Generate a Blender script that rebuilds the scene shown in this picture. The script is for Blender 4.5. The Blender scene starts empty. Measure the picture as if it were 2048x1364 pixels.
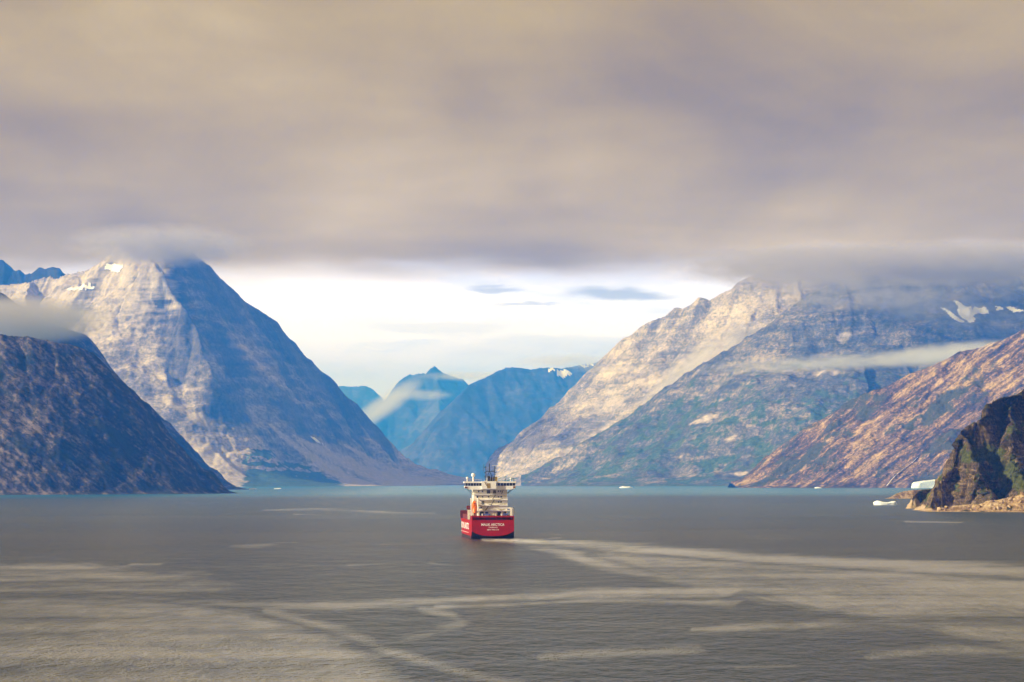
import bpy, math, random
import numpy as np
from mathutils import Matrix, Vector

# ------------------------------------------------------------------ camera
S = bpy.context.scene
W, H, LENS = 2048.0, 1364.0, 100.0
FPX = LENS / 36.0 * W
CAM = np.array([0.0, 0.0, 27.0])
PITCH = math.atan(278.0 / FPX)
ROLL = 0.003
_r0 = np.array([1.0, 0, 0]); _f = np.array([0, math.cos(PITCH), math.sin(PITCH)])
_u0 = np.array([0, -math.sin(PITCH), math.cos(PITCH)])
CR = math.cos(ROLL) * _r0 - math.sin(ROLL) * _u0
CU = math.cos(ROLL) * _u0 + math.sin(ROLL) * _r0
cd = bpy.data.cameras.new('camera'); cam = bpy.data.objects.new('camera', cd)
S.collection.objects.link(cam)
cd.lens = LENS; cd.sensor_width = 36.0; cd.clip_start = 1.0; cd.clip_end = 120000.0
cam.matrix_world = Matrix(((CR[0], CU[0], -_f[0], CAM[0]), (CR[1], CU[1], -_f[1], CAM[1]),
                           (CR[2], CU[2], -_f[2], CAM[2]), (0, 0, 0, 1)))
S.camera = cam

def ray(px, py):
    return CR * ((px - W / 2) / FPX) + CU * ((H / 2 - py) / FPX) + _f
def at(px, py, Y):                       # point on the pixel's ray at world depth Y
    d = ray(px, py); return CAM + d * (Y / d[1])
def ground(px, py, z=0.0):               # point on the pixel's ray at height z
    d = ray(px, py); return CAM + d * ((z - CAM[2]) / d[2])
def project(P):                          # world points (N,3) -> pixels
    q = P - CAM
    w = np.maximum(q @ _f, 1.0)
    return W / 2 + FPX * (q @ CR) / w, H / 2 - FPX * (q @ CU) / w

# ------------------------------------------------------------------ light
SUN_EL, SUN_AZ = math.radians(25), math.radians(-110)      # azimuth from +Y, clockwise
TO_SUN = Vector((math.sin(SUN_AZ) * math.cos(SUN_EL), math.cos(SUN_AZ) * math.cos(SUN_EL), math.sin(SUN_EL)))
sl = bpy.data.lights.new('sun', 'SUN'); sun = bpy.data.objects.new('sun', sl)
S.collection.objects.link(sun)
sl.energy = 5.0; sl.angle = math.radians(0.6); sl.color = (1.0, 0.94, 0.87)
sun.rotation_euler = TO_SUN.to_track_quat('Z', 'Y').to_euler()
sun.location = (0, 0, 500)
S.view_settings.view_transform = 'Standard'; S.view_settings.look = 'None'
S.view_settings.exposure = 0.55; S.view_settings.gamma = 1.0
S.cycles.max_bounces = 6; S.cycles.diffuse_bounces = 2; S.cycles.glossy_bounces = 2
S.cycles.transparent_max_bounces = 8; S.cycles.volume_bounces = 2
S.cycles.volume_max_steps = 256; S.cycles.volume_step_rate = 1.0
S.cycles.use_denoising = True
S.cycles.sample_clamp_indirect = 4.0

# ------------------------------------------------------------------ node helpers
class NT:
    def __init__(s, tree): s.t = tree; s.n = tree.nodes; s.l = tree.links
    def new(s, kind, **kw):
        n = s.n.new(kind)
        for k, v in kw.items(): setattr(n, k, v)
        return n
    def put(s, sock, v):
        if isinstance(v, bpy.types.NodeSocket): s.l.new(v, sock)
        elif v is not None:
            if sock.type == 'RGBA' and len(v) == 3: v = (*v, 1.0)
            sock.default_value = v
    def math(s, op, a, b=None, c=None, clamp=False):
        n = s.new('ShaderNodeMath', operation=op, use_clamp=clamp)
        s.put(n.inputs[0], a); s.put(n.inputs[1], b); s.put(n.inputs[2], c)
        return n.outputs[0]
    def vmath(s, op, a, b=None):
        n = s.new('ShaderNodeVectorMath', operation=op)
        s.put(n.inputs[0], a); s.put(n.inputs[1], b)
        return n.outputs[0]
    def mix(s, f, a, b, mode='MIX'):
        n = s.new('ShaderNodeMix', data_type='RGBA', blend_type=mode)
        s.put(n.inputs[0], f); s.put(n.inputs[6], a); s.put(n.inputs[7], b)
        return n.outputs[2]
    def noise(s, vec, scale, detail=4.0, rough=0.55, dist=0.0, color=False):
        n = s.new('ShaderNodeTexNoise')
        s.put(n.inputs['Vector'], vec); s.put(n.inputs['Scale'], scale)
        n.inputs['Detail'].default_value = detail; n.inputs['Roughness'].default_value = rough
        n.inputs['Distortion'].default_value = dist
        return n.outputs['Color' if color else 'Fac']
    def ss(s, v, a, b, lo=0.0, hi=1.0):
        n = s.new('ShaderNodeMapRange', interpolation_type='SMOOTHSTEP')
        s.put(n.inputs[0], v); s.put(n.inputs[1], a); s.put(n.inputs[2], b)
        s.put(n.inputs[3], lo); s.put(n.inputs[4], hi)
        return n.outputs[0]
    def ramp(s, v, stops):
        n = s.new('ShaderNodeValToRGB'); r = n.color_ramp
        while len(r.elements) < len(stops): r.elements.new(0.5)
        for e, (p, c) in zip(r.elements, stops):
            e.position = p; e.color = (*c, 1.0)
        s.put(n.inputs[0], v); return n.outputs[0]
    def attr(s, name):
        return s.new('ShaderNodeAttribute', attribute_name=name).outputs['Fac']
    def obj(s): return s.new('ShaderNodeTexCoord').outputs['Object']
    def scaled(s, vec, sc): return s.vmath('MULTIPLY', vec, sc)
    def bump(s, h, dist, strength=1.0, normal=None):
        n = s.new('ShaderNodeBump'); s.put(n.inputs['Height'], h)
        s.put(n.inputs['Strength'], strength); s.put(n.inputs['Distance'], dist)
        if normal: s.put(n.inputs['Normal'], normal)
        return n.outputs[0]

def material(name):
    m = bpy.data.materials.new(name); m.use_nodes = True
    m.node_tree.nodes.clear()
    N = NT(m.node_tree)
    out = N.new('ShaderNodeOutputMaterial')
    return m, N, out
def principled(N, out, color, rough=0.6, metal=0.0, spec=0.5, normal=None):
    b = N.new('ShaderNodeBsdfPrincipled')
    N.put(b.inputs['Base Color'], color); N.put(b.inputs['Roughness'], rough)
    N.put(b.inputs['Metallic'], metal); N.put(b.inputs['Specular IOR Level'], spec)
    if normal: N.put(b.inputs['Normal'], normal)
    N.l.new(b.outputs[0], out.inputs['Surface'])
    return b

# ------------------------------------------------------------------ world: overcast deck with a bright gap over the horizon
wd = bpy.data.worlds.new('World'); S.world = wd; wd.use_nodes = True
wd.node_tree.nodes.clear(); N = NT(wd.node_tree)
wout = N.new('ShaderNodeOutputWorld'); bg = N.new('ShaderNodeBackground')
N.l.new(bg.outputs[0], wout.inputs[0])
D = N.new('ShaderNodeTexCoord').outputs['Generated']
sep = N.new('ShaderNodeSeparateXYZ'); N.put(sep.inputs[0], D)
dx, dy, dz = sep.outputs
sky = N.new('ShaderNodeTexSky', sky_type='NISHITA', sun_disc=False)
sky.sun_elevation = SUN_EL; sky.sun_rotation = SUN_AZ; sky.altitude = 30; sky.air_density = 1.2; sky.dust_density = 1.5
skyc = N.mix(1.0, sky.outputs[0], (0.12, 0.12, 0.12), 'MULTIPLY')
zz = N.math('MAXIMUM', dz, 0.0)
den = N.math('ADD', zz, 0.05)
cmb = N.new('ShaderNodeCombineXYZ')
N.put(cmb.inputs[0], N.math('DIVIDE', dx, den)); N.put(cmb.inputs[1], N.math('DIVIDE', dy, den)); cmb.inputs[2].default_value = 3.7
P = cmb.outputs[0]
# deck tone: large soft billows
PB = N.vmath('MULTIPLY', P, (1.0, 0.8, 1.0))
n1 = N.noise(PB, 0.85, 3.0, 0.45, 0.4)
n2 = N.noise(PB, 2.6, 4.0, 0.5, 0.3)
azd = N.math('ARCTAN2', dx, dy)
cb3 = N.new('ShaderNodeCombineXYZ'); N.put(cb3.inputs[0], azd); N.put(cb3.inputs[1], N.math('MULTIPLY', dz, 1.7)); cb3.inputs[2].default_value = 7.3
n3 = N.noise(cb3.outputs[0], 7.0, 5.0, 0.5, 0.5)
tone = N.math('ADD', N.math('MULTIPLY', n1, 0.40), N.math('ADD', N.math('MULTIPLY', n2, 0.12), N.math('MULTIPLY', n3, 0.48)))
deck = N.ramp(tone, [(0.38, (0.225, 0.150, 0.001)), (0.46, (0.29, 0.200, 0.003)), (0.54, (0.355, 0.254, 0.022)), (0.64, (0.455, 0.345, 0.11))])
# gap under the deck: bright cloud veil over thin blue
az = N.math('ARCTAN2', dx, dy)
cb2 = N.new('ShaderNodeCombineXYZ'); N.put(cb2.inputs[0], N.math('MULTIPLY', az, 1.0)); N.put(cb2.inputs[1], N.math('MULTIPLY', dz, 5.0)); cb2.inputs[2].default_value = 1.3
A2 = cb2.outputs[0]
s1 = N.noise(A2, 9.0, 5.0, 0.55, 0.6)
s2 = N.noise(A2, 30.0, 4.0, 0.5, 0.3)
strat = N.math('ADD', N.math('MULTIPLY', s1, 0.7), N.math('MULTIPLY', s2, 0.3))
veil = N.ss(strat, 0.36, 0.56)
lowgap = N.ss(dz, 0.032, 0.062)
gapc = N.mix(lowgap, (0.50, 0.54, 1.9), (0.88, 0.90, 1.75))
gapd = N.mix(lowgap, (0.36, 0.44, 1.7), (0.64, 0.70, 1.6))
gap = N.mix(veil, gapd, gapc)
gap = N.mix(0.06, gap, skyc)
# small grey lens-shaped clouds low in the gap
wob = N.math('MULTIPLY', N.math('SUBTRACT', s2, 0.5), 0.012)
for (px, py, hw, hh, amt) in ((1240, 588, 115, 15, .75), (990, 580, 60, 8, .6), (1050, 607, 75, 4, .5), (880, 650, 190, 22, .28), (1120, 690, 260, 26, .2)):
    d = ray(px, py); a0 = math.atan2(d[0], d[1]); z0 = d[2] / np.linalg.norm(d)
    u = N.math('DIVIDE', N.math('SUBTRACT', az, a0), hw / FPX)
    v = N.math('DIVIDE', N.math('ADD', N.math('SUBTRACT', dz, z0), wob), hh / FPX)
    rr = N.math('SQRT', N.math('ADD', N.math('MULTIPLY', u, u), N.math('MULTIPLY', v, v)))
    gap = N.mix(N.ss(rr, 1.25, 0.45, 0.0, amt), gap, (0.27, 0.31, 0.72))
# ragged soft lower edge of the deck
e1 = N.noise(A2, 4.0, 4.0, 0.55)
edge = N.math('ADD', dz, N.math('MULTIPLY', N.math('SUBTRACT', e1, 0.5), 0.026))
edge = N.math('ADD', edge, N.math('MULTIPLY', N.math('SUBTRACT', s2, 0.5), 0.008))
isdeck = N.ss(edge, 0.068, 0.084)
col = N.mix(isdeck, gap, deck)
N.put(bg.inputs[0], col); bg.inputs[1].default_value = 1.0

# ------------------------------------------------------------------ numpy noise
def _hash(*i, seed=0):
    with np.errstate(over='ignore'):
        h = np.full(i[0].shape, (seed * 374761393 + 668265263) & 0xffffffff, np.uint32)
        for k, a in enumerate(i):
            h ^= (a.astype(np.int64) & 0xffffffff).astype(np.uint32) * np.uint32((2246822519, 3266489917, 668265263)[k])
            h = (h ^ (h >> np.uint32(15))) * np.uint32(2654435769)
        h ^= h >> np.uint32(13); h *= np.uint32(3266489917); h ^= h >> np.uint32(16)
    return h.astype(np.float32) / np.float32(4294967295.0)
def vn2(x, y, seed=0):
    xi, yi = np.floor(x), np.floor(y); u, v = x - xi, y - yi
    u = u * u * u * (u * (u * 6 - 15) + 10); v = v * v * v * (v * (v * 6 - 15) + 10)
    a, b = _hash(xi, yi, seed=seed), _hash(xi + 1, yi, seed=seed)
    c, d = _hash(xi, yi + 1, seed=seed), _hash(xi + 1, yi + 1, seed=seed)
    return (a + (b - a) * u) * (1 - v) + (c + (d - c) * u) * v
def vn3(x, y, z, seed=0):
    zi = np.floor(z); w = z - zi; w = w * w * (3 - 2 * w)
    o = []
    xi, yi = np.floor(x), np.floor(y); u, v = x - xi, y - yi
    u = u * u * (3 - 2 * u); v = v * v * (3 - 2 * v)
    for k in (0, 1):
        a, b = _hash(xi, yi, zi + k, seed=seed), _hash(xi + 1, yi, zi + k, seed=seed)
        c, d = _hash(xi, yi + 1, zi + k, seed=seed), _hash(xi + 1, yi + 1, zi + k, seed=seed)
        o.append((a + (b - a) * u) * (1 - v) + (c + (d - c) * u) * v)
    return o[0] * (1 - w) + o[1] * w
def fbm(x, y, wl, octv=5, seed=0, gain=0.5):          # -1..1
    s = 0; a = 1.0; t = 0; f = 1.0 / wl
    for k in range(octv):
        cs, sn = math.cos(k * 1.1), math.sin(k * 1.1)
        s = s + a * (2 * vn2((x * cs - y * sn) * f, (x * sn + y * cs) * f, seed + k * 17) - 1); t += a
        a *= gain; f *= 2.03
    return s / t * 1.6
def ridged(x, y, wl, octv=5, seed=0, gain=0.5):       # 0..1, 1 on crests
    s = 0; a = 1.0; t = 0; f = 1.0 / wl; prev = 1.0
    for k in range(octv):
        cs, sn = math.cos(k * .9), math.sin(k * .9)
        n = 1 - np.abs(2 * vn2((x * cs - y * sn) * f, (x * sn + y * cs) * f, seed + k * 31) - 1)
        n = n * n; s = s + a * n * prev; t += a; prev = 0.4 + 0.6 * n
        a *= gain; f *= 2.07
    return s / t
def fbm3(p, wl, octv=4, seed=0, gain=0.5):
    s = 0; a = 1.0; t = 0; f = 1.0 / wl
    for k in range(octv):
        s = s + a * (2 * vn3(p[:, 0] * f, p[:, 1] * f, p[:, 2] * f, seed + k * 13) - 1); t += a
        a *= gain; f *= 2.03
    return s / t * 1.6
def sst(a, b, v):
    t = np.clip((v - a) / (b - a), 0, 1); return t * t * (3 - 2 * t)
def seglen(px, py, pts, half):
    """soft mask of a tapering streak drawn through pixel points"""
    best = np.zeros(px.shape)
    for i in range(len(pts) - 1):
        (x0, y0), (x1, y1) = pts[i][:2], pts[i + 1][:2]
        w0 = pts[i][2] if len(pts[i]) > 2 else half; w1 = pts[i + 1][2] if len(pts[i + 1]) > 2 else half
        L = (x1 - x0) ** 2 + (y1 - y0) ** 2
        t = np.clip(((px - x0) * (x1 - x0) + (py - y0) * (y1 - y0)) / L, 0, 1)
        d = np.hypot(px - x0 - t * (x1 - x0), py - y0 - t * (y1 - y0)) / (w0 + (w1 - w0) * t)
        best = np.maximum(best, 1 - sst(0.0, 2.2, d))
    return best
def inpoly(px, py, poly):
    c = np.zeros(px.shape, bool); n = len(poly)
    for i in range(n):
        (x0, y0), (x1, y1) = poly[i], poly[(i + 1) % n]
        if y0 == y1: continue
        c ^= ((y0 > py) != (y1 > py)) & (px < (x1 - x0) * (py - y0) / (y1 - y0) + x0)
    return c

# ------------------------------------------------------------------ mesh helpers
COL = S.collection
def mesh_obj(name, verts, faces, mat=None, parent=None, smooth=False):
    me = bpy.data.meshes.new(name); verts = np.asarray(verts, np.float32)
    if isinstance(faces, np.ndarray):
        nf, k = faces.shape
        me.vertices.add(len(verts)); me.vertices.foreach_set('co', verts.ravel())
        me.loops.add(nf * k); me.loops.foreach_set('vertex_index', faces.astype(np.int32).ravel())
        me.polygons.add(nf); me.polygons.foreach_set('loop_start', np.arange(0, nf * k, k, dtype=np.int32))
        me.update(calc_edges=True)
    else:
        me.from_pydata([tuple(map(float, v)) for v in verts], [], faces); me.update()
    me.polygons.foreach_set('use_smooth', np.full(len(me.polygons), smooth))
    if mat: me.materials.append(mat)
    o = bpy.data.objects.new(name, me); COL.objects.link(o)
    if parent: o.parent = parent
    return o
def attr(o, name, vals):
    a = o.data.attributes.new(name, 'FLOAT', 'POINT'); a.data.foreach_set('value', np.asarray(vals, np.float32))
def structure(o): o['kind'] = 'structure'; return o
def tag(o, label, cat, group=None):
    o['label'] = label; o['category'] = cat
    if group: o['group'] = group
    return o

def soft_inv(y, h0, c):
    y = np.maximum(y + c, 1e-3); return np.where(y < h0, h0 + h0 * np.log(y / h0), y)
def soft(h, h0, c):
    return np.where(h < h0, h0 * np.exp(np.clip((h - h0) / h0, -40, 0)), h) - c

def crest(P, seed, jag):
    r = random.Random(seed); out = [P[0]]
    for A, B in zip(P[:-1], P[1:]):
        L = float(np.hypot(*(B - A)[:2])); n = 2 if jag > 0 else 1
        for k in range(1, n):
            q = A + (B - A) * (k / n + r.uniform(-.08, .08)); lim = min(1.0, max(0.0, q[2] / 60.0))
            out.append(q + np.array([r.uniform(-1, 1) * L * .06, r.uniform(-1, 1) * L * .10, r.uniform(-1, .9) * L * jag]) * lim)
        out.append(B)
    return out
def terrain(name, ridges, xr, yr, step, mat, foot=60.0, gully=(), rough=(), terrace=None, warp=20.0, seed=1, keep=-6.0, paint=None, displace=None, key=None, jag=0.05):
    xs = np.arange(xr[0], xr[1], step); ys = np.arange(yr[0], yr[1], step)
    X, Y = np.meshgrid(xs, ys); x0, y0 = X.ravel(), Y.ravel()
    x = x0 + warp * fbm(x0, y0, warp * 9, 3, seed + 5); y = y0 + warp * fbm(x0, y0, warp * 9, 3, seed + 9)
    c = foot * 0.12
    segs = []
    base = np.full(x.shape, -1e9)
    for ri, (pts, slope) in enumerate(ridges):
        P3 = crest([at(*p) for p in pts], seed * 100 + ri, jag); s0 = ri * 5000.0
        for i in range(len(P3) - 1):
            A, B = P3[i], P3[i + 1]
            dx_, dy_ = B[0] - A[0], B[1] - A[1]; L = math.hypot(dx_, dy_)
            t = np.clip(((x - A[0]) * dx_ + (y - A[1]) * dy_) / (L * L), 0, 1)
            d = np.hypot(x - A[0] - t * dx_, y - A[1] - t * dy_)
            ha, hb = soft_inv(A[2], foot, c), soft_inv(B[2], foot, c)
            h = ha + (hb - ha) * t - slope * d
            side = np.sign((x - A[0]) * dy_ - (y - A[1]) * dx_)
            segs.append((h.astype(np.float32), d.astype(np.float32), (s0 + t * L + side * 777.7).astype(np.float32), 0.08 if ri == 0 else 0.55))
            base = np.maximum(base, h); s0 += L
    best = np.full(x.shape, -1e9); bs = np.zeros(x.shape); bd = np.zeros(x.shape); bw = np.zeros(x.shape)
    reach = sum(g[2] for g in gully) + 1.0
    for h, d, ss_, wm in segs:
        k = np.where(h > base - reach)[0]
        if not len(k): continue
        hk, dk, sk_ = h[k].astype(float), d[k].astype(float), ss_[k].astype(float)
        for (wl, stretch, amp, dmax) in gully:
            w = sst(0, dmax, dk) * (1 - wm) + wm
            g = ridged(sk_ + 0.25 * wl * fbm(x0[k], y0[k], wl * 1.5, 3, seed + 2), dk / stretch, wl, 4, seed + int(wl))
            hk = hk + amp * w * (g - 0.75)
        m = hk > best[k]; km = k[m]
        best[km] = hk[m]; bd[km] = dk[m]; bs[km] = sk_[m]; bw[km] = wm
    h = best
    for (wl, amp, dmax) in rough:
        w0 = np.where(bw > 0.3, 0.7, 0.3); w = sst(0, dmax, bd) * (1 - w0) + w0
        h = h + amp * w * fbm(x0, y0, wl, 6, seed + 40 + int(wl), 0.55)
    if terrace:
        T, k = terrace
        q = h / T + 0.9 * fbm(x0, y0, T * 9, 5, seed + 77)
        st = (np.floor(q) + sst(0.25, 0.75, q - np.floor(q)) - q) * T
        h = h + k * st * sst(0, T * 2, bd)
    z = soft(h, foot, c)
    z = z + 0.8 * fbm(x0, y0, step * 6, 3, seed + 90) * min(1.0, step / 4)
    V = np.stack([x0, y0, z], 1)
    ny, nx = X.shape
    idx = np.arange(nx * ny).reshape(ny, nx)
    F = np.stack([idx[:-1, :-1], idx[:-1, 1:], idx[1:, 1:], idx[1:, :-1]], -1).reshape(-1, 4)
    F = F[z[F].max(1) > keep]
    # slope
    Z = z.reshape(ny, nx); gy, gx = np.gradient(Z, step)
    slope = np.hypot(gx, gy).ravel()
    k_ = max(2, int(90 / step)) if step > 3 else 2
    sm_ = np.hypot(gx, gy)
    for ax in (0, 1):
        sm_ = sum(np.roll(sm_, q, ax) for q in range(-k_, k_ + 1)) / (2 * k_ + 1)
    smooth_slope = 0.85 * sm_.ravel() + 0.15 * slope
    conv = (np.roll(Z, 3, 0) + np.roll(Z, -3, 0) + np.roll(Z, 3, 1) + np.roll(Z, -3, 1) - 4 * Z).ravel()
    if displace is not None:
        nrm = np.stack([-gx.ravel(), -gy.ravel(), np.ones(z.size)], 1); nrm /= np.linalg.norm(nrm, axis=1)[:, None]
        V = V + nrm * displace(V, slope)[:, None]
    used = np.unique(F); remap = np.full(len(V), -1); remap[used] = np.arange(len(used))
    V = V[used]; F = remap[F]
    o = structure(mesh_obj(name, V, F, mat, smooth=True))
    px, py = project(V)
    info = dict(V=V, F=F, px=px, py=py, slope=slope[used], d=bd[used], s=bs[used], conv=conv[used])
    veg, lite = paint(info) if paint else (np.zeros(len(V)), np.zeros(len(V)))
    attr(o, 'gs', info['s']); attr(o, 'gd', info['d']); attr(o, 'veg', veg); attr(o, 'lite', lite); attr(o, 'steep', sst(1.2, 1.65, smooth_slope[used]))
    o_info[key or name] = (o, info)
    return o
o_info = {}

def drape(owner, name, poly, mat, lift=2.0):
    """a sheet lying on the terrain's surface inside a pixel outline"""
    o, I = o_info[owner]; F, V = I['F'], I['V']
    c = V[F].mean(1); px, py = project(c)
    wx = 6 * fbm(c[:, 0], c[:, 2] + c[:, 1], 60, 3, 5)
    m = inpoly(px + wx, py + wx * .6, poly)
    e1 = V[F[:, 1]] - V[F[:, 0]]; e2 = V[F[:, 3]] - V[F[:, 0]]; n = np.cross(e1, e2)
    m &= ((CAM - c) * n).sum(1) > 0
    if m.sum() < 2: return None
    f = F[m]; used = np.unique(f); rm = {u: i for i, u in enumerate(used)}
    v = V[used] + np.array([0, -lift * .5, lift])
    return mesh_obj(name, v, np.vectorize(rm.get)(f), mat, o, True)

# ------------------------------------------------------------------ materials of the land
def rock_material(name, stops, veg=((0.028, 0.055, 0.018), (0.07, 0.105, 0.03)), lite=((0.32, 0.275, 0.22), (0.48, 0.42, 0.345)),
                  big=300.0, mid=45.0, fine=10.0, streak=None, bump=4.0, dark=(0.05, 0.048, 0.05), steep_shade=0.0):
    m, N, out = material(name)
    O = N.obj()
    wv = N.noise(O, 1 / big, 4, 0.55)
    if streak:
        mp = N.new('ShaderNodeMapping'); mp.vector_type = 'TEXTURE'
        N.put(mp.inputs['Vector'], O); mp.inputs['Rotation'].default_value = streak[0]; mp.inputs['Scale'].default_value = streak[1]
        sv = N.vmath('ADD', mp.outputs[0], N.scaled(N.noise(O, 1 / 120.0, 3, 0.5, color=True), (2.2, 2.2, 2.2)))
        mdn = N.noise(sv, 1.0, 5, 0.6)
    else:
        cg = N.new('ShaderNodeCombineXYZ')
        N.put(cg.inputs[0], N.math('MULTIPLY', N.attr('gs'), 1.6 / mid)); N.put(cg.inputs[1], N.math('MULTIPLY', N.attr('gd'), 0.22 / mid))
        g1 = N.noise(N.vmath('ADD', cg.outputs[0], N.scaled(N.noise(O, 1 / (3 * mid), 3, 0.5, color=True), (1.5, 0.6, 0))), 1.0, 5, 0.65)
        st = N.noise(N.scaled(O, (0.35 / mid, 0.35 / mid, 2.6 / mid)), 1.0, 5, 0.6, 0.4)
        mdn = N.math('ADD', N.math('MULTIPLY', g1, 0.55), N.math('MULTIPLY', st, 0.45))
    fin = N.noise(O, 1 / fine, 4, 0.65)
    t = N.math('ADD', N.math('MULTIPLY', wv, 0.25), N.math('ADD', N.math('MULTIPLY', mdn, 0.43), N.math('MULTIPLY', fin, 0.32)))
    t = N.ss(t, 0.395, 0.605)
    col = N.ramp(t, stops)
    col = N.mix(N.math('MULTIPLY', N.attr('steep'), steep_shade), col, N.mix(1.0, col, (0.17, 0.17, 0.18), 'MULTIPLY'))     # shade of the steep faces painted into their colour
    # dark wet or lichened streaks on the steep faces
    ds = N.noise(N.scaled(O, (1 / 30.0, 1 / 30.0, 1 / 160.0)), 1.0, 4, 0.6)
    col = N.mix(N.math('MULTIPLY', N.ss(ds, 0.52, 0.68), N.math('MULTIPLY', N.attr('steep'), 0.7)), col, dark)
    vn = N.noise(O, 1 / (mid * 1.4), 6, 0.65)
    vc = N.mix(N.ss(fin, 0.35, 0.65), veg[0], veg[1])
    vm = N.ss(N.math('ADD', N.attr('veg'), N.math('MULTIPLY', N.math('SUBTRACT', vn, 0.5), 1.6)), 0.4, 0.62)
    col = N.mix(vm, col, vc)
    lc = N.mix(N.ss(fin, 0.3, 0.7), lite[0], lite[1])
    lm = N.ss(N.math('ADD', N.attr('lite'), N.math('MULTIPLY', N.math('SUBTRACT', mdn, 0.5), 1.3)), 0.42, 0.7)
    col = N.mix(lm, col, lc)
    hb = N.math('ADD', N.math('MULTIPLY', mdn, 1.0), N.math('MULTIPLY', fin, 0.45))
    nb = N.bump(hb, bump, 0.9)
    principled(N, out, col, 0.9, 0, 0.2, nb)
    return m
M = {}
M['left'] = rock_material('pale_granite', [(0.0, (0.10, 0.085, 0.08)), (0.35, (0.22, 0.19, 0.17)), (0.65, (0.36, 0.31, 0.26)), (1.0, (0.55, 0.48, 0.40))], bump=4, big=400, mid=70, fine=16, steep_shade=0.9)
M['right'] = rock_material('weathered_granite', [(0.0, (0.10, 0.09, 0.08)), (0.35, (0.20, 0.18, 0.15)), (0.65, (0.33, 0.28, 0.22)), (1.0, (0.52, 0.45, 0.35))], bump=4, big=350, mid=60, fine=14, steep_shade=0.45)
M['shoulder'] = rock_material('mossy_granite', [(0.0, (0.035, 0.036, 0.03)), (0.4, (0.075, 0.072, 0.056)), (0.7, (0.13, 0.115, 0.085)), (1.0, (0.30, 0.25, 0.17))], bump=4, big=350, mid=55, fine=14, steep_shade=0.4)
M['dark'] = rock_material('dark_gneiss', [(0.0, (0.010, 0.009, 0.008)), (0.4, (0.03, 0.024, 0.019)), (0.7, (0.062, 0.049, 0.037)), (1.0, (0.18, 0.14, 0.105))],
                          streak=((0, math.radians(38), 0), (40, 30, 8)), veg=((0.016, 0.02, 0.01), (0.03, 0.034, 0.018)), bump=4, fine=7)
M['brown'] = rock_material('banded_gneiss', [(0.0, (0.02, 0.014, 0.010)), (0.3, (0.06, 0.037, 0.021)), (0.52, (0.13, 0.078, 0.034)), (0.76, (0.22, 0.142, 0.055)), (1.0, (0.40, 0.29, 0.125))],
                           streak=((0, math.radians(-36), 0), (170, 110, 11)), veg=((0.03, 0.035, 0.014), (0.065, 0.062, 0.022)), bump=5, fine=8)
M['far'] = rock_material('far_rock', [(0.0, (0.022, 0.022, 0.02)), (0.5, (0.04, 0.038, 0.034)), (1.0, (0.085, 0.075, 0.06))], bump=8, big=500, mid=160, fine=50)  # dark base carries the cloud shade over the far ranges
M['cliff'] = rock_material('brown_black_cliff', [(0.0, (0.016, 0.011, 0.007)), (0.35, (0.06, 0.040, 0.02)), (0.65, (0.12, 0.08, 0.04)), (1.0, (0.26, 0.19, 0.10))],  # brown-black base colour of the headland
                           veg=((0.03, 0.036, 0.006), (0.08, 0.085, 0.015)), lite=((0.30, 0.20, 0.10), (0.46, 0.36, 0.23)), big=60, mid=9, fine=2.2, bump=1.6, dark=(0.03, 0.021, 0.012))
M['shore'] = rock_material('ochre_shore_rock', [(0.0, (0.12, 0.075, 0.04)), (0.4, (0.26, 0.165, 0.08)), (0.7, (0.40, 0.29, 0.16)), (1.0, (0.52, 0.42, 0.29))],
                           veg=((0.02, 0.02, 0.008), (0.05, 0.045, 0.015)), big=30, mid=6, fine=1.6, bump=0.8, dark=(0.02, 0.017, 0.014))
def simple(name, color, rough=0.5, metal=0.0, spec=0.5, var=0.12, scale=0.6, bump=None):
    m, N, out = material(name); O = N.obj()
    n = N.noise(O, scale, 5, 0.6)
    dk = tuple(c * (1 - var) for c in color); lt = tuple(min(1, c * (1 + var)) for c in color)
    nb = N.bump(N.noise(O, bump[0], 4, 0.6), bump[1]) if bump else None
    principled(N, out, N.mix(N.ss(n, 0.3, 0.7), dk, lt), rough, metal, spec, nb)
    return m
M['snow'] = simple('old_snow', (0.86, 0.88, 0.90), 0.7, var=0.06, scale=0.02, bump=(0.05, 1.5))
M['ice'] = simple('iceberg_ice', (0.84, 0.90, 0.92), 0.35, var=0.05, scale=0.15, bump=(0.25, 0.6))
M['stream'] = simple('falling_water', (0.75, 0.78, 0.80), 0.3, var=0.1, scale=0.1)

# ------------------------------------------------------------------ the mountains
def nz(I, wl, seed, octv=4): return fbm(I['V'][:, 0], I['V'][:, 1], wl, octv, seed)

def paint_left(I):
    px, py, z, sl = I['px'], I['py'], I['V'][:, 2], I['slope']
    veg = 0.75 * (1 - sst(60, 330, z)) * (1 - sst(0.7, 1.1, sl)) + 0.12
    lite = 0.0 * px
    for st in ([(600, 880, 6), (650, 905, 12), (720, 940, 16), (820, 975, 22)], [(540, 850, 4), (600, 900, 8), (690, 955, 14), (740, 978, 18)],
               [(690, 890, 3), (760, 930, 8), (860, 970, 14)], [(330, 800, 10), (420, 850, 16)], [(370, 880, 20), (430, 915, 30), (470, 950, 22)]):
        lite = np.maximum(lite, seglen(px, py, st, 10) * 0.8)
    up = sst(760, 560, py) * (1 - sst(330, 430, px + (py - 600) * -0.35))  # upper-left face painted paler, sunlight put into its colour
    lite = np.maximum(lite, 0.66 * up)
    tail = sst(740, 800, px) * sst(880, 930, py)
    lite = np.maximum(lite, 0.5 * tail); veg = veg * (1 - lite) * (1 - tail)
    return veg, lite
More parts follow.
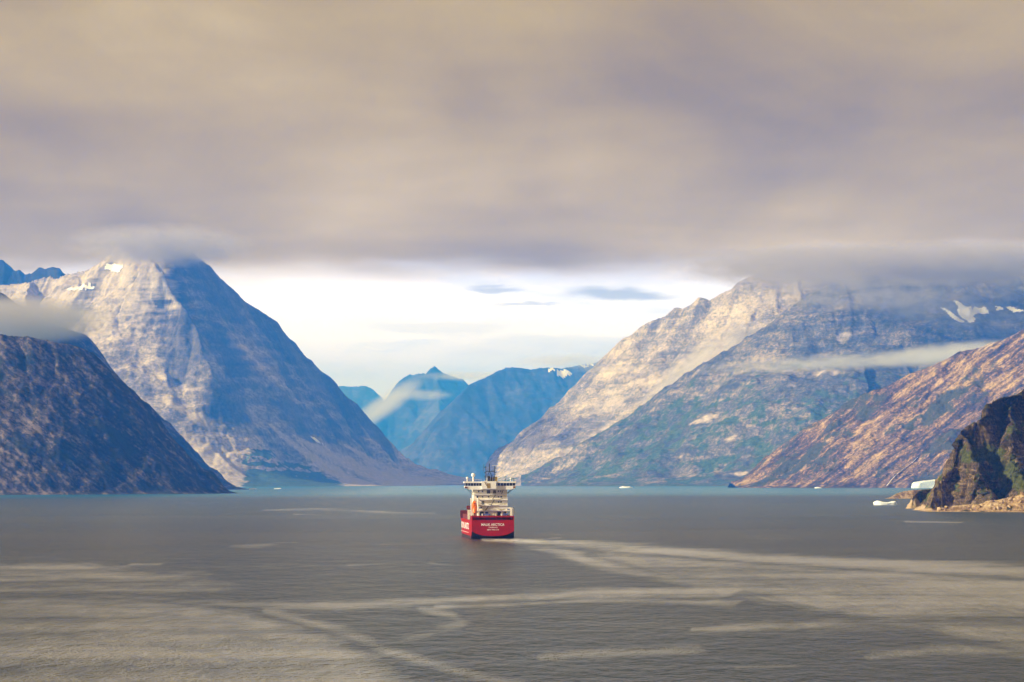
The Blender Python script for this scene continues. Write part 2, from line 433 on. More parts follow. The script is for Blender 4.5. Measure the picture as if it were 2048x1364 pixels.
left_ridges = [
    ([(905, 971, 16700), (860, 950, 16520), (820, 919, 16340), (780, 880, 16150), (730, 831, 15920), (690, 789, 15740), (640, 735, 15520), (600, 697, 15340),
      (570, 664, 15210), (520, 619, 15000), (470, 581, 14820), (430, 545, 14670), (395, 512, 14560), (360, 482, 14460), (320, 462, 14370)], 1.35),
    ([(320, 462, 14370), (300, 496, 14280), (338, 560, 14150), (378, 600, 14060), (402, 652, 13970), (408, 720, 13880), (398, 785, 13790)], 1.5),
    ([(398, 785, 13790), (450, 842, 13780), (520, 892, 13900), (610, 940, 14150), (700, 966, 14400)], 0.75),
    ([(320, 462, 14370), (250, 478, 14500), (200, 508, 14600), (150, 530, 14700), (110, 541, 14800), (60, 546, 14850), (0, 556, 14900), (-120, 590, 15000)], 1.45),
    ([(150, 530, 14700), (165, 590, 14450), (215, 660, 14200), (275, 740, 13980), (330, 800, 13800), (400, 850, 13650), (450, 905, 13500), (500, 955, 13380)], 0.72),
    ([(250, 478, 14500), (275, 560, 14300), (322, 640, 14100), (350, 720, 13930), (360, 780, 13820)], 0.95),
    ([(60, 546, 14850), (40, 640, 14400), (60, 760, 13900)], 0.7),
    ([(800, 900, 16200), (850, 944, 16330), (905, 970, 16450)], 0.42),
    ([(560, 880, 14500), (640, 915, 14750), (730, 948, 15150), (810, 966, 15600)], 0.50),
]
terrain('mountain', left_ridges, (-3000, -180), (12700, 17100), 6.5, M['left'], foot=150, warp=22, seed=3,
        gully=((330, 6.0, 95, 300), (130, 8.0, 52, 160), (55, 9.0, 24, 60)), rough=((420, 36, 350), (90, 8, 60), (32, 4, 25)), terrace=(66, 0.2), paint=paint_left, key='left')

def paint_rightA(I):
    px, py, z, sl = I['px'], I['py'], I['V'][:, 2], I['slope']
    veg = 0.55 * (1 - sst(40, 300, z)) * (1 - sst(0.8, 1.2, sl)) + 0.10
    lite = np.zeros(len(px)) + 0.36  # whole ridge paled to give its colour a sunlit look
    for st in ([(1040, 970, 10), (1130, 905, 12), (1210, 855, 10), (1330, 770, 8)], [(1060, 880, 20), (1090, 880, 25)], [(1180, 830, 30), (1230, 800, 40)],
               [(1400, 690, 8), (1470, 640, 12), (1530, 600, 16), (1600, 560, 25)], [(1310, 660, 12), (1350, 640, 12)]):
        lite = np.maximum(lite, seglen(px, py, st, 10) * 0.6)
    return veg * (1 - lite), lite
rightA = [
    ([(1000, 972, 15600), (1012, 948, 15550), (1040, 905, 15450), (1070, 860, 15350), (1110, 810, 15230), (1150, 769, 15110), (1190, 733, 15000), (1230, 690, 14890),
      (1268, 666, 14790), (1300, 640, 14710), (1332, 630, 14640), (1352, 612, 14600), (1368, 615, 14560), (1402, 591, 14500), (1420, 596, 14470), (1470, 560, 14400), (1540, 535, 14350), (1620, 508, 14350), (1800, 525, 14400), (2100, 535, 14500)], 0.95),
    ([(1400, 593, 14500), (1398, 650, 14380), (1340, 740, 14250), (1260, 830, 14100), (1160, 910, 14000), (1060, 968, 13900)], 0.8),
    ([(1270, 664, 14790), (1262, 720, 14640), (1220, 800, 14480), (1150, 870, 14380)], 1.0),
    ([(1540, 535, 14350), (1500, 620, 14150), (1430, 710, 13950), (1380, 790, 13800)], 0.85),
    ([(1150, 769, 15110), (1130, 850, 14900), (1090, 920, 14700)], 1.0),
]
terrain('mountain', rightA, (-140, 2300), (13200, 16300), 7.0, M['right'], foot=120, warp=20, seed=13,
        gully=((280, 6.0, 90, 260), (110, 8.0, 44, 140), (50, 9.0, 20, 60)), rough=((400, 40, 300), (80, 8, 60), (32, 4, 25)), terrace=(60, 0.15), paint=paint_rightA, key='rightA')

def paint_rightB(I):
    px, py, z, sl = I['px'], I['py'], I['V'][:, 2], I['slope']
    veg = 0.42 * (1 - sst(250, 700, z + 60 * nz(I, 300, 3))) * (1 - 0.6 * sst(0.85, 1.5, sl)) + 0.14
    lite = np.zeros(len(px)) + 0.02
    for st in ([(1360, 915, 8), (1420, 895, 16), (1480, 870, 10), (1520, 860, 6)], [(1280, 955, 6), (1330, 945, 12), (1400, 935, 6)], [(1380, 850, 6), (1430, 835, 14)],
               [(1440, 945, 8), (1510, 950, 10)], [(1590, 770, 20), (1660, 740, 22)], [(1650, 690, 14), (1780, 640, 18)], [(1690, 610, 16), (1760, 590, 14)], [(1540, 830, 12), (1600, 815, 16)],
               [(1060, 972, 8), (1130, 930, 9), (1200, 880, 8)]):
        lite = np.maximum(lite, seglen(px, py, st, 10) * 0.46)
    lite = lite * np.clip(0.75 + 0.75 * nz(I, 70, 31, 5), 0, 1.4)
    return veg * (1 - np.clip(lite, 0, 1)), lite
rightB = [
    ([(1045, 974, 13100), (1120, 925, 13060), (1200, 878, 13020), (1280, 815, 12980), (1350, 768, 12950), (1400, 735, 12920), (1450, 703, 12900), (1500, 690, 12880), (1550, 664, 12860),
      (1572, 638, 12850), (1592, 610, 12850), (1620, 588, 12850), (1660, 566, 12850), (1720, 545, 12870), (1800, 528, 12900), (1900, 515, 12950), (2000, 505, 13000), (2150, 495, 13050)], 0.72),
    ([(1720, 545, 12870), (1730, 640, 12600), (1690, 740, 12350), (1610, 850, 12080), (1500, 960, 11800)], 0.58),
    ([(1900, 515, 12950), (1930, 600, 12650), (1940, 700, 12350), (1890, 830, 11950), (1800, 950, 11600)], 0.62),
    ([(1500, 690, 12880), (1475, 760, 12750), (1420, 850, 12550), (1320, 940, 12350)], 0.6),
    ([(2150, 495, 13050), (2140, 640, 12600), (2100, 760, 12250)], 0.66),
]
terrain('mountain_shoulder', rightB, (40, 2600), (11200, 13900), 6.5, M['shoulder'], foot=90, warp=22, seed=23,
        gully=((260, 5.0, 60, 260), (110, 7.0, 34, 140), (50, 8.0, 15, 60)), rough=((380, 42, 300), (80, 9, 60), (32, 4, 25)), terrace=(60, 0.10), paint=paint_rightB)

def paint_brown(I):
    px, py, z, sl = I['px'], I['py'], I['V'][:, 2], I['slope']
    veg = 0.38 + 0.3 * nz(I, 160, 5)
    return veg, 0.0 + 0.25 * sst(60, 0, I['d']) + 0.15 * sst(740, 690, py)
brown = [
    ([(1488, 973, 9500), (1510, 948, 9470), (1530, 923, 9440), (1560, 889, 9400), (1600, 860, 9360), (1640, 839, 9320), (1700, 801, 9270), (1760, 774, 9220), (1800, 754, 9190),
      (1850, 735, 9150), (1900, 715, 9110), (1922, 702, 9100), (1960, 695, 9080), (2000, 680, 9060), (2030, 667, 9050), (2060, 648, 9040), (2200, 590, 9020)], 0.78),
    ([(1760, 774, 9220), (1780, 840, 9080), (1770, 900, 8980), (1730, 960, 8880)], 0.68),
    ([(1960, 695, 9080), (1990, 780, 8900), (1990, 870, 8740), (1960, 950, 8600)], 0.68),
    ([(1600, 860, 9360), (1605, 915, 9270), (1590, 962, 9180)], 0.8),
]
terrain('hill', brown, (720, 1950), (8300, 9800), 3.6, M['brown'], foot=40, warp=10, seed=33,
        gully=((150, 4.0, 34, 130), (60, 5.0, 14, 60), (26, 6.0, 6, 30)), rough=((200, 20, 150), (40, 7, 30), (15, 3, 12)), terrace=(45, 0.1), paint=paint_brown, key='brown')

def paint_dark(I):
    py, z = I['py'], I['V'][:, 2]
    return 0.35 + 0.2 * nz(I, 120, 8), 0.02 + 0.25 * sst(9, 2, z)
darkr = [
    ([(-260, 600, 6000), (-120, 640, 6010), (0, 668, 6030), (60, 672, 6050), (110, 680, 6070), (150, 690, 6090), (190, 706, 6110), (220, 732, 6130), (250, 763, 6150), (290, 806, 6180),
      (330, 853, 6210), (362, 896, 6240), (390, 933, 6270), (415, 963, 6300), (440, 985, 6330)], 1.15),
]
terrain('hill', darkr, (-1560, -520), (5350, 6900), 3.4, M['dark'], foot=18, warp=9, seed=43,
        gully=((140, 4.0, 26, 110), (55, 5.0, 11, 50), (24, 6.0, 5, 25)), rough=((170, 16, 120), (36, 6, 30), (13, 2.6, 10)), paint=paint_dark)

def paint_mid(I): return 0.30 + 0.2 * nz(I, 200, 8), 0.10 + 0.5 * sst(640, 560, I['py'])
midr = [
    ([(-200, 520, 8700), (-60, 560, 8700), (0, 580, 8720), (20, 590, 8730), (60, 622, 8760), (110, 652, 8800), (165, 668, 8850), (185, 690, 8880), (215, 735, 8930), (260, 790, 8990),
      (300, 830, 9040), (340, 872, 9100), (400, 930, 9180), (430, 957, 9230), (462, 975, 9300)], 1.1),
    ([(110, 652, 8800), (120, 800, 8500), (110, 930, 8250)], 0.9),
]
terrain('hill', midr, (-2100, -720), (8000, 9900), 5.0, M['dark'], foot=30, warp=12, seed=53,
        gully=((170, 4.0, 40, 140), (70, 5.0, 16, 60)), rough=((200, 22, 150), (50, 8, 40)), paint=paint_mid)

# far ranges at the head of the fjord
def paint_far(I): return 0.15 + 0 * I['px'], 0.05 + 0 * I['px']
terrain('mountain', [
    ([(800, 945, 25536), (830, 911, 25669), (868, 880, 25802), (890, 850, 25935), (900, 822, 26001), (906, 797, 26068), (920, 781, 26134), (945, 766, 26267), (980, 750, 26400),
      (1010, 733, 26533), (1060, 737, 26600), (1120, 735, 26733), (1180, 728, 26866), (1300, 690, 27132)], 1.0)],
    (-1197, 1662), (24339, 28196), 16.0, M['far'], foot=120, warp=25, seed=63, gully=((300, 5, 60, 300), (110, 6, 24, 120)), rough=((350, 30, 300), (80, 8, 60)), paint=paint_far, key='far1')
terrain('mountain', [
    ([(690, 900, 31920), (750, 841, 32319), (790, 812, 32585), (815, 785, 32718), (835, 770, 32851), (852, 748, 32984), (875, 730, 33117), (895, 745, 33117), (925, 757, 33183), (940, 772, 33250), (960, 800, 33250), (1010, 850, 33250)], 1.0),
    ([(800, 757, 34048), (820, 743, 34114), (850, 741, 34181)], 1.1),
    ([(875, 730, 33117), (880, 830, 32186), (860, 910, 31388)], 0.9)],
    (-2261, 199), (30590, 35112), 18.6, M['far'], foot=120, warp=30, seed=73, gully=((330, 5, 80, 300), (130, 6, 30, 120)), rough=((350, 34, 300), (90, 9, 60)), paint=paint_far)
terrain('mountain', [
    ([(560, 775, 37240), (640, 772, 37240), (690, 771, 37240), (728, 770, 37240), (745, 778, 37240), (765, 796, 37240), (800, 850, 37240)], 0.9)],
    (-3857, -1197), (35777, 38836), 23.9, M['far'], foot=100, warp=30, seed=83, gully=((330, 5, 80, 300), (130, 6, 30, 120)), rough=((350, 34, 300), (90, 9, 60)), paint=paint_far)
terrain('mountain', [
    ([(-200, 500, 16800), (-60, 505, 16800), (-12, 512, 16800), (5, 520, 16800), (18, 533, 16800), (30, 541, 16800), (42, 538, 16800), (52, 549, 16800), (66, 545, 16800), (80, 535, 16800),
      (92, 537, 16800), (104, 532, 16800), (116, 535, 16800), (125, 545, 16800), (170, 560, 16800)], 1.3)],
    (-3800, -2200), (16300, 17500), 9.0, M['far'], foot=100, warp=10, seed=103, gully=((160, 5, 70, 120), (60, 6, 26, 60)), rough=((120, 16, 60), (40, 9, 30)), paint=paint_far)

# ------------------------------------------------------------------ headland at the right, its outcrop and the low skerry
def cliff_disp(V, slope):
    a = fbm3(V * np.array([1, 1, 0.45]), 26, 4, 7) * 5.5 * sst(2, 14, V[:, 2])
    b = np.abs(fbm3(V * np.array([1, 1, 0.6]), 9, 4, 19)) * -3.6 * sst(1, 8, V[:, 2])
    c = np.maximum(0, 0.14 - np.abs(fbm3(V * np.array([1, 1, 0.35]), 17, 3, 29))) * -26 * sst(1, 8, V[:, 2])
    return a * sst(0.3, 1.2, slope) + b + c
def paint_cliff(I):
    V, px, py, sl = I['V'], I['px'], I['py'], I['slope']
    veg = 0.70 * (1 - sst(0.7, 1.9, sl)) + 0.10
    veg = np.maximum(veg, 0.75 * seglen(px, py, [(1930, 910, 14), (1975, 905, 20), (2020, 945, 30), (2048, 960, 30)], 20))
    lite = 0.75 * sst(7, 2.0, V[:, 2] + 2.0 * fbm(V[:, 0], V[:, 1], 14, 3, 4))
    lite = np.maximum(lite, 0.45 * seglen(px, py, [(2010, 890, 14), (2040, 890, 25), (2048, 930, 20)], 14))
    lite = np.maximum(lite, 0.38 * seglen(px, py, [(1972, 860, 8), (1975, 890, 10)], 10))
    return veg * (1 - sst(0.3, 0.6, lite)), lite
head = [
    ([(1866, 1008, 2400), (1870, 978, 2412), (1890, 945, 2425), (1902, 925, 2436), (1908, 882, 2446), (1922, 860, 2456), (1946, 847, 2466), (1966, 830, 2476), (1976, 809, 2486), (2002, 795, 2496),
      (2030, 785, 2508), (2050, 767, 2520), (2110, 720, 2545), (2300, 640, 2600)], 2.1),
    ([(1922, 860, 2456), (1945, 900, 2430), (1960, 950, 2395), (1975, 990, 2365)], 1.6),
    ([(2030, 785, 2508), (2030, 860, 2460), (2040, 930, 2410), (2060, 985, 2350)], 1.5),
]
terrain('headland', head, (310, 640), (2260, 2640), 0.85, M['cliff'], foot=5.0, warp=4, seed=113,
        gully=((34, 3.0, 7, 26), (14, 4.0, 3.5, 12)), rough=((30, 5, 20), (9, 2.0, 6), (3.5, .7, 3)), terrace=(16, 0.4), paint=paint_cliff, displace=cliff_disp, keep=-3)
outc = [([(1822, 1008, 2590), (1826, 992, 2595), (1834, 984, 2600), (1848, 979, 2605), (1862, 977, 2608), (1890, 975, 2610)], 2.2)]
terrain('rock_outcrop', outc, (348, 425), (2550, 2660), 0.6, M['cliff'], foot=2.5, warp=2, seed=123, gully=((12, 3, 2.0, 8),), rough=((10, 1.5, 6), (3, .5, 2)),
        paint=lambda I: (0.45 + 0 * I['px'], 0.7 * sst(8.5, 5.0, I['V'][:, 2] + 3 * fbm(I['V'][:, 0], I['V'][:, 1], 8, 3, 2)) * sst(1850, 1835, I['px'])), keep=-2,
        displace=lambda V, s: fbm3(V, 7, 4, 3) * 1.2 * sst(0.5, 4, V[:, 2]))
sk = [([(1776, 995, 3900), (1790, 988, 3910), (1806, 982, 3920), (1830, 979, 3930), (1870, 976, 3940), (1930, 974, 3940)], 0.75)]
terrain('skerry', sk, (500, 680), (3830, 4010), 1.1, M['shore'], foot=2.0, warp=3, seed=133, gully=((14, 3, 2.0, 8),), rough=((14, 1.6, 8), (4, .6, 3)), keep=-2,
        paint=lambda I: (0.18 + 0 * I['px'], 0.25 + 0 * I['px']))
# low ochre apron of shore rock in front of the cliff
ap = [([(1872, 1019, 2352), (1900, 1016, 2345), (1940, 1011, 2340), (1975, 1002, 2338), (2010, 995, 2335), (2050, 985, 2335), (2150, 975, 2330)], 0.42)]
terrain('shore_rocks', ap, (330, 500), (2240, 2420), 0.8, M['shore'], foot=2.2, warp=5, seed=143, gully=((11, 2.5, 2.2, 8),), rough=((10, 1.8, 6), (3, .7, 3)), terrace=(3.0, 0.6), keep=-2,
        paint=lambda I: (0.20 + 0.3 * fbm(I['V'][:, 0], I['V'][:, 1], 12, 3, 6), 0.35 + 0 * I['px']))

# boulders lying on the apron
rng = random.Random(4)
def rock_mesh(seed, r=1.0, sub=2, amp=0.35):
    import bmesh
    bm = bmesh.new(); bmesh.ops.create_icosphere(bm, subdivisions=sub, radius=r)
    V = np.array([v.co[:] for v in bm.verts])
    k = 1 + amp * fbm3(V + seed * 9.1, 1.1, 3, seed)
    for v, s in zip(bm.verts, k): v.co *= float(s)
    me = bpy.data.meshes.new('boulder'); bm.to_mesh(me); bm.free()
    me.polygons.foreach_set('use_smooth', np.full(len(me.polygons), False))
    return me
def plain(o):
    n = len(o.vertices)
    for nm, v in (('veg', 0.12), ('lite', 0.3), ('steep', 0.2)):
        a = o.attributes.new(nm, 'FLOAT', 'POINT'); a.data.foreach_set('value', np.full(n, v, np.float32))
bmes = []
for k in range(6):
    me = rock_mesh(k, 1.0, 2, 0.4); me.materials.append(M['shore']); plain(me); bmes.append(me)
apo, apI = o_info['shore_rocks']; aV = apI['V']
vis = np.where((aV[:, 2] > 0.6) & (apI['px'] < 2070))[0]
for k in range(46):
    v = aV[vis[rng.randrange(len(vis))]]; r = rng.uniform(0.9, 2.6)
    b = bpy.data.objects.new('boulder', bmes[k % 6]); COL.objects.link(b); b.parent = apo
    b.location = (v[0], v[1], v[2] + r * 0.25); b.rotation_euler = (rng.uniform(0, 3), rng.uniform(0, 3), rng.uniform(0, 6))
    b.scale = (r * rng.uniform(.8, 1.5), r * rng.uniform(.8, 1.3), r * rng.uniform(.6, .9))

# ------------------------------------------------------------------ snow patches and the thin waterfall

for owner, poly in (
    ('left', [(203, 532), (215, 528), (246, 531), (248, 540), (235, 545), (205, 540)]),
    ('left', [(128, 575), (160, 573), (193, 573), (190, 578), (140, 581)]),
    ('left', [(624, 876), (630, 877), (641, 887), (637, 888)]),
    ('mountain_shoulder', [(1882, 617), (1890, 617), (1922, 640), (1918, 645), (1900, 635)]),
    ('mountain_shoulder', [(1910, 604), (1917, 604), (1935, 618), (1968, 613), (1974, 626), (1945, 629), (1945, 642), (1933, 644), (1920, 630)]),
    ('mountain_shoulder', [(1986, 611), (1998, 612), (2008, 620), (1995, 623)]),
    ('mountain_shoulder', [(2016, 618), (2044, 618), (2048, 625), (2022, 624)]),
    ('mountain_shoulder', [(1982, 535), (1990, 536), (2002, 549), (1996, 550)]),
    ('far1', [(1098, 745), (1106, 735), (1112, 736), (1110, 743)]),
    ('far1', [(1112, 755), (1120, 745), (1130, 741), (1142, 744), (1128, 752)]),
    ('far1', [(1156, 731), (1182, 726), (1186, 730), (1168, 735)]),
):
    drape(owner, 'snow_patch', poly, M['snow'], 3.0)
def ribbon(owner, name, path, width, mat, lift=2.0):
    o, I = o_info[owner]; pts = []
    for (x0, y0), (x1, y1) in zip(path[:-1], path[1:]):
        for t in np.arange(0, 1, 0.12): pts.append((x0 + (x1 - x0) * t, y0 + (y1 - y0) * t))
    P3 = []
    for x0, y0 in pts:
        k = np.where((np.abs(I['px'] - x0) < 3) & (np.abs(I['py'] - y0) < 3))[0]
        if len(k): P3.append(at(x0, y0, I['V'][k, 1].min() - lift))
    v = []; f = []
    for i, p in enumerate(P3):
        w = width * (0.6 + 0.8 * rng.random())
        v += [p + np.array([-w, 0, -w * .6]), p + np.array([w, 0, w * .6]), p + np.array([0, 4.0, 0])]
        if i: b = 3 * i; f += [(b - 3, b - 2, b + 1, b), (b - 2, b - 1, b + 2, b + 1), (b - 1, b - 3, b, b + 2)]
    return mesh_obj(name, v, f, mat, o)
ribbon('brown', 'waterfall', [(1773, 972), (1784, 958), (1796, 946), (1812, 934), (1824, 925), (1836, 914)], 1.7, M['stream'])

# ------------------------------------------------------------------ water
rows = [-2500.0, -800.0, -100.0, 60.0, 150.0, 260.0]
for py in np.arange(1380.0, 966.0, -1.1): rows.append(float(ground(1024, py)[1]))
rows += [v for v in (28000.0, 34000.0, 44000.0)]
rows = np.array(sorted(rows)); fr = np.linspace(-1, 1, 520)
wv = []; ncol = 520 + 8
for Yr in rows:
    hw = 0.205 * max(Yr, 400.0)
    inner = fr * hw; ext = np.array([14000 * (k / 4.0) ** 1.5 for k in (1, 2, 3, 4)]); ext = np.maximum(ext, hw + np.array([10, 20, 30, 40]))
    ext = hw + (14000 - hw) * np.array([0.05, 0.2, 0.5, 1.0])
    xs = np.concatenate([-ext[::-1], inner, ext])
    wv.append(np.stack([xs, np.full(ncol, Yr), np.zeros(ncol)], 1))
wv = np.concatenate(wv); nr = len(rows)
wi = np.arange(nr * ncol).reshape(nr, ncol)
wf = np.stack([wi[:-1, :-1], wi[:-1, 1:], wi[1:, 1:], wi[1:, :-1]], -1).reshape(-1, 4)
px, py = project(wv); front = wv[:, 1] > 200
wx, wy = wv[:, 0], wv[:, 1]
jit = 7 * fbm(wx * 0.25, wy * 0.5, 60, 5, 3)          # world-space raggedness of the slicks
px2, py2 = px + jit * 6, py + jit * 0.9
sl_ = np.zeros(len(wv))
def add(mask, v):
    global sl_
    v = v * (0.78 + 0.45 * fbm(wx * 0.3, wy * 0.3, 40, 4, 21))
    sl_ = np.maximum(sl_, mask * v)
def area(poly, v, soft_px=14.0):
    m = inpoly(px2, py2, poly).astype(float)
    for (ox, oy) in ((-2, 0), (2, 0), (0, -.5), (0, .5), (-1, -.35), (1, .35), (-1, .35), (1, -.35)):
        m += inpoly(px2 + ox * soft_px * 1.5, py2 + oy * soft_px, poly)
    add(m / 9.0, v)
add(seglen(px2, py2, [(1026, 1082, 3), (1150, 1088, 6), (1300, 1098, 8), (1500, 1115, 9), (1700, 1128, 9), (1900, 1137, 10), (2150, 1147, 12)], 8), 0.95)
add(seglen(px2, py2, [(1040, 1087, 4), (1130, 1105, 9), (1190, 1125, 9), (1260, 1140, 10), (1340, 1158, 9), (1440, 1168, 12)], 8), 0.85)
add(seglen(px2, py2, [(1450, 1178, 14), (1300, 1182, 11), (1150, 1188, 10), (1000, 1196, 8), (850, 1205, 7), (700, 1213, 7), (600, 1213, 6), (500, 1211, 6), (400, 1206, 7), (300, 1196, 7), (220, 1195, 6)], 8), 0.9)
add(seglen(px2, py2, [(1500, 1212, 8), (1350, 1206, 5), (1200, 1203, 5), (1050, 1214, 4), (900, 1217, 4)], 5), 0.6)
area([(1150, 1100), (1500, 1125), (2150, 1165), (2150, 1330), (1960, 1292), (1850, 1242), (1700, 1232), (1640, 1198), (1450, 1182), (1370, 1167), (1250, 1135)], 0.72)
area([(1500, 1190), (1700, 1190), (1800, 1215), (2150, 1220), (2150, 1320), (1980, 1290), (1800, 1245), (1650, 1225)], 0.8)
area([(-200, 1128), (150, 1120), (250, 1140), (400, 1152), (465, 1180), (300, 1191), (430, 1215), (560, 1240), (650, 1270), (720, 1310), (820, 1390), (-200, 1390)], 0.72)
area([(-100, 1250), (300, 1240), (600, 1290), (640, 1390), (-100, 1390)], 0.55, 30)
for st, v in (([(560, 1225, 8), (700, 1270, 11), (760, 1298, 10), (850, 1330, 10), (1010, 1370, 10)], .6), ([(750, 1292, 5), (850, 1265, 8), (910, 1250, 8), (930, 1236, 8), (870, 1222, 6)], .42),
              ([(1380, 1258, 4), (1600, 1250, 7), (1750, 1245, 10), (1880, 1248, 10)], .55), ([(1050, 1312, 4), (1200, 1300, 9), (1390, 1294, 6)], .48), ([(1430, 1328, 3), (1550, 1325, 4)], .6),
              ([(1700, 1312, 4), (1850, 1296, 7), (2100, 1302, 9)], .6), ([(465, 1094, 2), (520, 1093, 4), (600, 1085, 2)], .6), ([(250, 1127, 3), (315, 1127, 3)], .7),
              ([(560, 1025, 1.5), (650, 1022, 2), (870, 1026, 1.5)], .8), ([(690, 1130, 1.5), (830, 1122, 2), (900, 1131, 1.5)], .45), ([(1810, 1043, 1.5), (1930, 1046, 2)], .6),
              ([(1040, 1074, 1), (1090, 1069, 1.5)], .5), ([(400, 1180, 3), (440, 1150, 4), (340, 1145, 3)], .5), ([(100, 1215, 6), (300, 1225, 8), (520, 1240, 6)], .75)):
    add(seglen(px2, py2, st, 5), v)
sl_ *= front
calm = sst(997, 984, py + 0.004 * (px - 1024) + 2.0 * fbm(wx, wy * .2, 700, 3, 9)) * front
foam = np.zeros(len(wv))
foam = np.maximum(foam, seglen(px, py, [(966, 1079, 3), (1000, 1080, 3), (1034, 1081, 3), (1100, 1085, 4)], 3) * np.interp(px, [960, 985, 1030, 1130], [0.5, 0.75, 0.9, 0.1]))
foam = np.maximum(foam, 0.35 * seglen(px2, py2, [(1030, 1083, 3), (1150, 1089, 5), (1300, 1099, 6), (1500, 1116, 6)], 4) * np.interp(px, [1030, 1500], [1, 0.1]))
m, N, out = material('sea_water')
O = N.obj()
slick = N.attr('slick'); calmA = N.attr('calm'); foamA = N.attr('foam')
brk = N.noise(N.scaled(O, (0.02, 0.011, 1)), 1.0, 5, 0.6)
brf = N.noise(N.scaled(O, (0.16, 0.05, 1)), 1.0, 4, 0.6)
stk = N.noise(N.scaled(O, (0.006, 0.035, 1)), 1.0, 5, 0.6, 0.3)
brn = N.math('ADD', N.math('MULTIPLY', N.math('SUBTRACT', brk, 0.5), 0.8), N.math('ADD', N.math('MULTIPLY', N.math('SUBTRACT', brf, 0.5), 0.7), N.math('MULTIPLY', N.math('SUBTRACT', stk, 0.5), 1.0)))
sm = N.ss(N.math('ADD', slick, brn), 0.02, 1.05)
w1 = N.noise(N.scaled(O, (0.10, 0.045, 1)), 1.0, 3, 0.5)
w2 = N.noise(N.scaled(O, (0.40, 0.16, 1)), 1.0, 3, 0.55)
w3 = N.noise(N.scaled(O, (1.5, 0.5, 1)), 1.0, 3, 0.6)
hh = N.math('ADD', N.math('MULTIPLY', w1, 1.1), N.math('ADD', N.math('MULTIPLY', w2, 0.8), N.math('MULTIPLY', w3, 0.36)))
wind = N.ss(N.noise(N.scaled(O, (0.0016, 0.004, 1)), 1.0, 4, 0.55), 0.3, 0.7, 0.65, 1.25)
amp = N.math('MULTIPLY', wind, N.math('MULTIPLY', N.math('SUBTRACT', 1.0, N.math('MULTIPLY', sm, 0.7)), N.math('SUBTRACT', 1.0, N.math('MULTIPLY', calmA, 0.45))))
nb = N.bump(hh, 5.2, amp)
rough = N.math('SUBTRACT', 0.25, N.math('ADD', N.math('MULTIPLY', sm, 0.05), N.math('MULTIPLY', calmA, 0.08)))
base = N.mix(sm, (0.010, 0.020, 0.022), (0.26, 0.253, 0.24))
base = N.mix(N.attr('blue_reflection'), base, (0.03, 0.10, 0.18))  # blue of the mirrored mountains painted into the farther water
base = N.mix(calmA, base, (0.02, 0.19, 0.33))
base = N.mix(N.math('MULTIPLY', foamA, N.ss(brf, 0.25, 0.52)), base, (0.7, 0.7, 0.68))
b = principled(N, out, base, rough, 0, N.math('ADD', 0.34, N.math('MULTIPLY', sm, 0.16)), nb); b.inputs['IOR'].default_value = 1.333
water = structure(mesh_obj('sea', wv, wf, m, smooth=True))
attr(water, 'slick', sl_); attr(water, 'calm', calm); attr(water, 'blue_reflection', 0.45 * front * sst(1085, 990, py)); attr(water, 'foam', foam)

# ------------------------------------------------------------------ icebergs
def iceberg(px, py, wpx, hpx, label, shape, seed, depth=0.6, block=0.6):
    import bmesh
    c = ground(px, py); sc = c[1] / FPX; w, h = wpx * sc, hpx * sc
    bm = bmesh.new(); bmesh.ops.create_icosphere(bm, subdivisions=4, radius=1.0)
    V = np.array([v.co[:] for v in bm.verts])
    V = np.sign(V) * np.abs(V) ** block; V += (0.05 if block > .5 else 0.11) * np.stack([fbm3(V + seed + q, 0.5, 3, seed + q) for q in (1, 2, 3)], 1)
    x, z = np.clip(V[:, 0], -1, 1), np.clip(V[:, 2], -1, 1)
    prof = np.interp(x, *zip(*shape))
    n = fbm3(V + seed, 0.9, 4, seed)
    V[:, 2] = np.where(z > 0, np.minimum(1, np.power(np.abs(z), 0.45)) * prof * h * (1 + 0.10 * n), z * h * 0.5)
    V[:, 0] = x * w / 2 * (1 + 0.06 * n); V[:, 1] = V[:, 1] * w / 2 * depth * (1 + 0.15 * n)
    for v, q in zip(bm.verts, V): v.co = q
    me = bpy.data.meshes.new('iceberg'); bm.to_mesh(me); bm.free(); me.materials.append(M['ice'])
    me.polygons.foreach_set('use_smooth', np.full(len(me.polygons), False))
    o = bpy.data.objects.new('iceberg', me); COL.objects.link(o); o.location = c
    return tag(o, label, 'iceberg', 'ice floating in the fjord')
iceberg(1771, 1010, 46, 9, 'small white iceberg low in the middle, floating off the dark outcrop', [(-1, .75), (-.7, 1), (-.4, .85), (.1, .42), (.5, .75), (.8, .9), (1, .3)], 3)
iceberg(1858, 976, 66, 16, 'large flat-topped white iceberg half hidden behind the black headland', [(-1, .66), (-.9, .72), (-.5, .78), (-.2, .92), (0, 1), (.5, 1), (1, .9)], 8, 0.5, 0.3)
iceberg(1252, 976, 26, 3.6, 'low white iceberg floating below the right-hand mountain shoulder', [(-1, .6), (-.5, 1), (0, .8), (.5, .9), (1, .4)], 11)
iceberg(1636, 976.5, 14, 2.6, 'tiny white ice floe at the foot of the brown hill', [(-1, .6), (0, 1), (1, .5)], 14)
iceberg(506, 978.5, 16, 2.4, 'tiny white ice floe near the tip of the dark left shore', [(-1, .6), (0, 1), (1, .5)], 15)
iceberg(555, 978.0, 14, 2.4, 'tiny white ice floe under the pale scree of the left mountain', [(-1, .5), (0, .8), (1, .9)], 16)

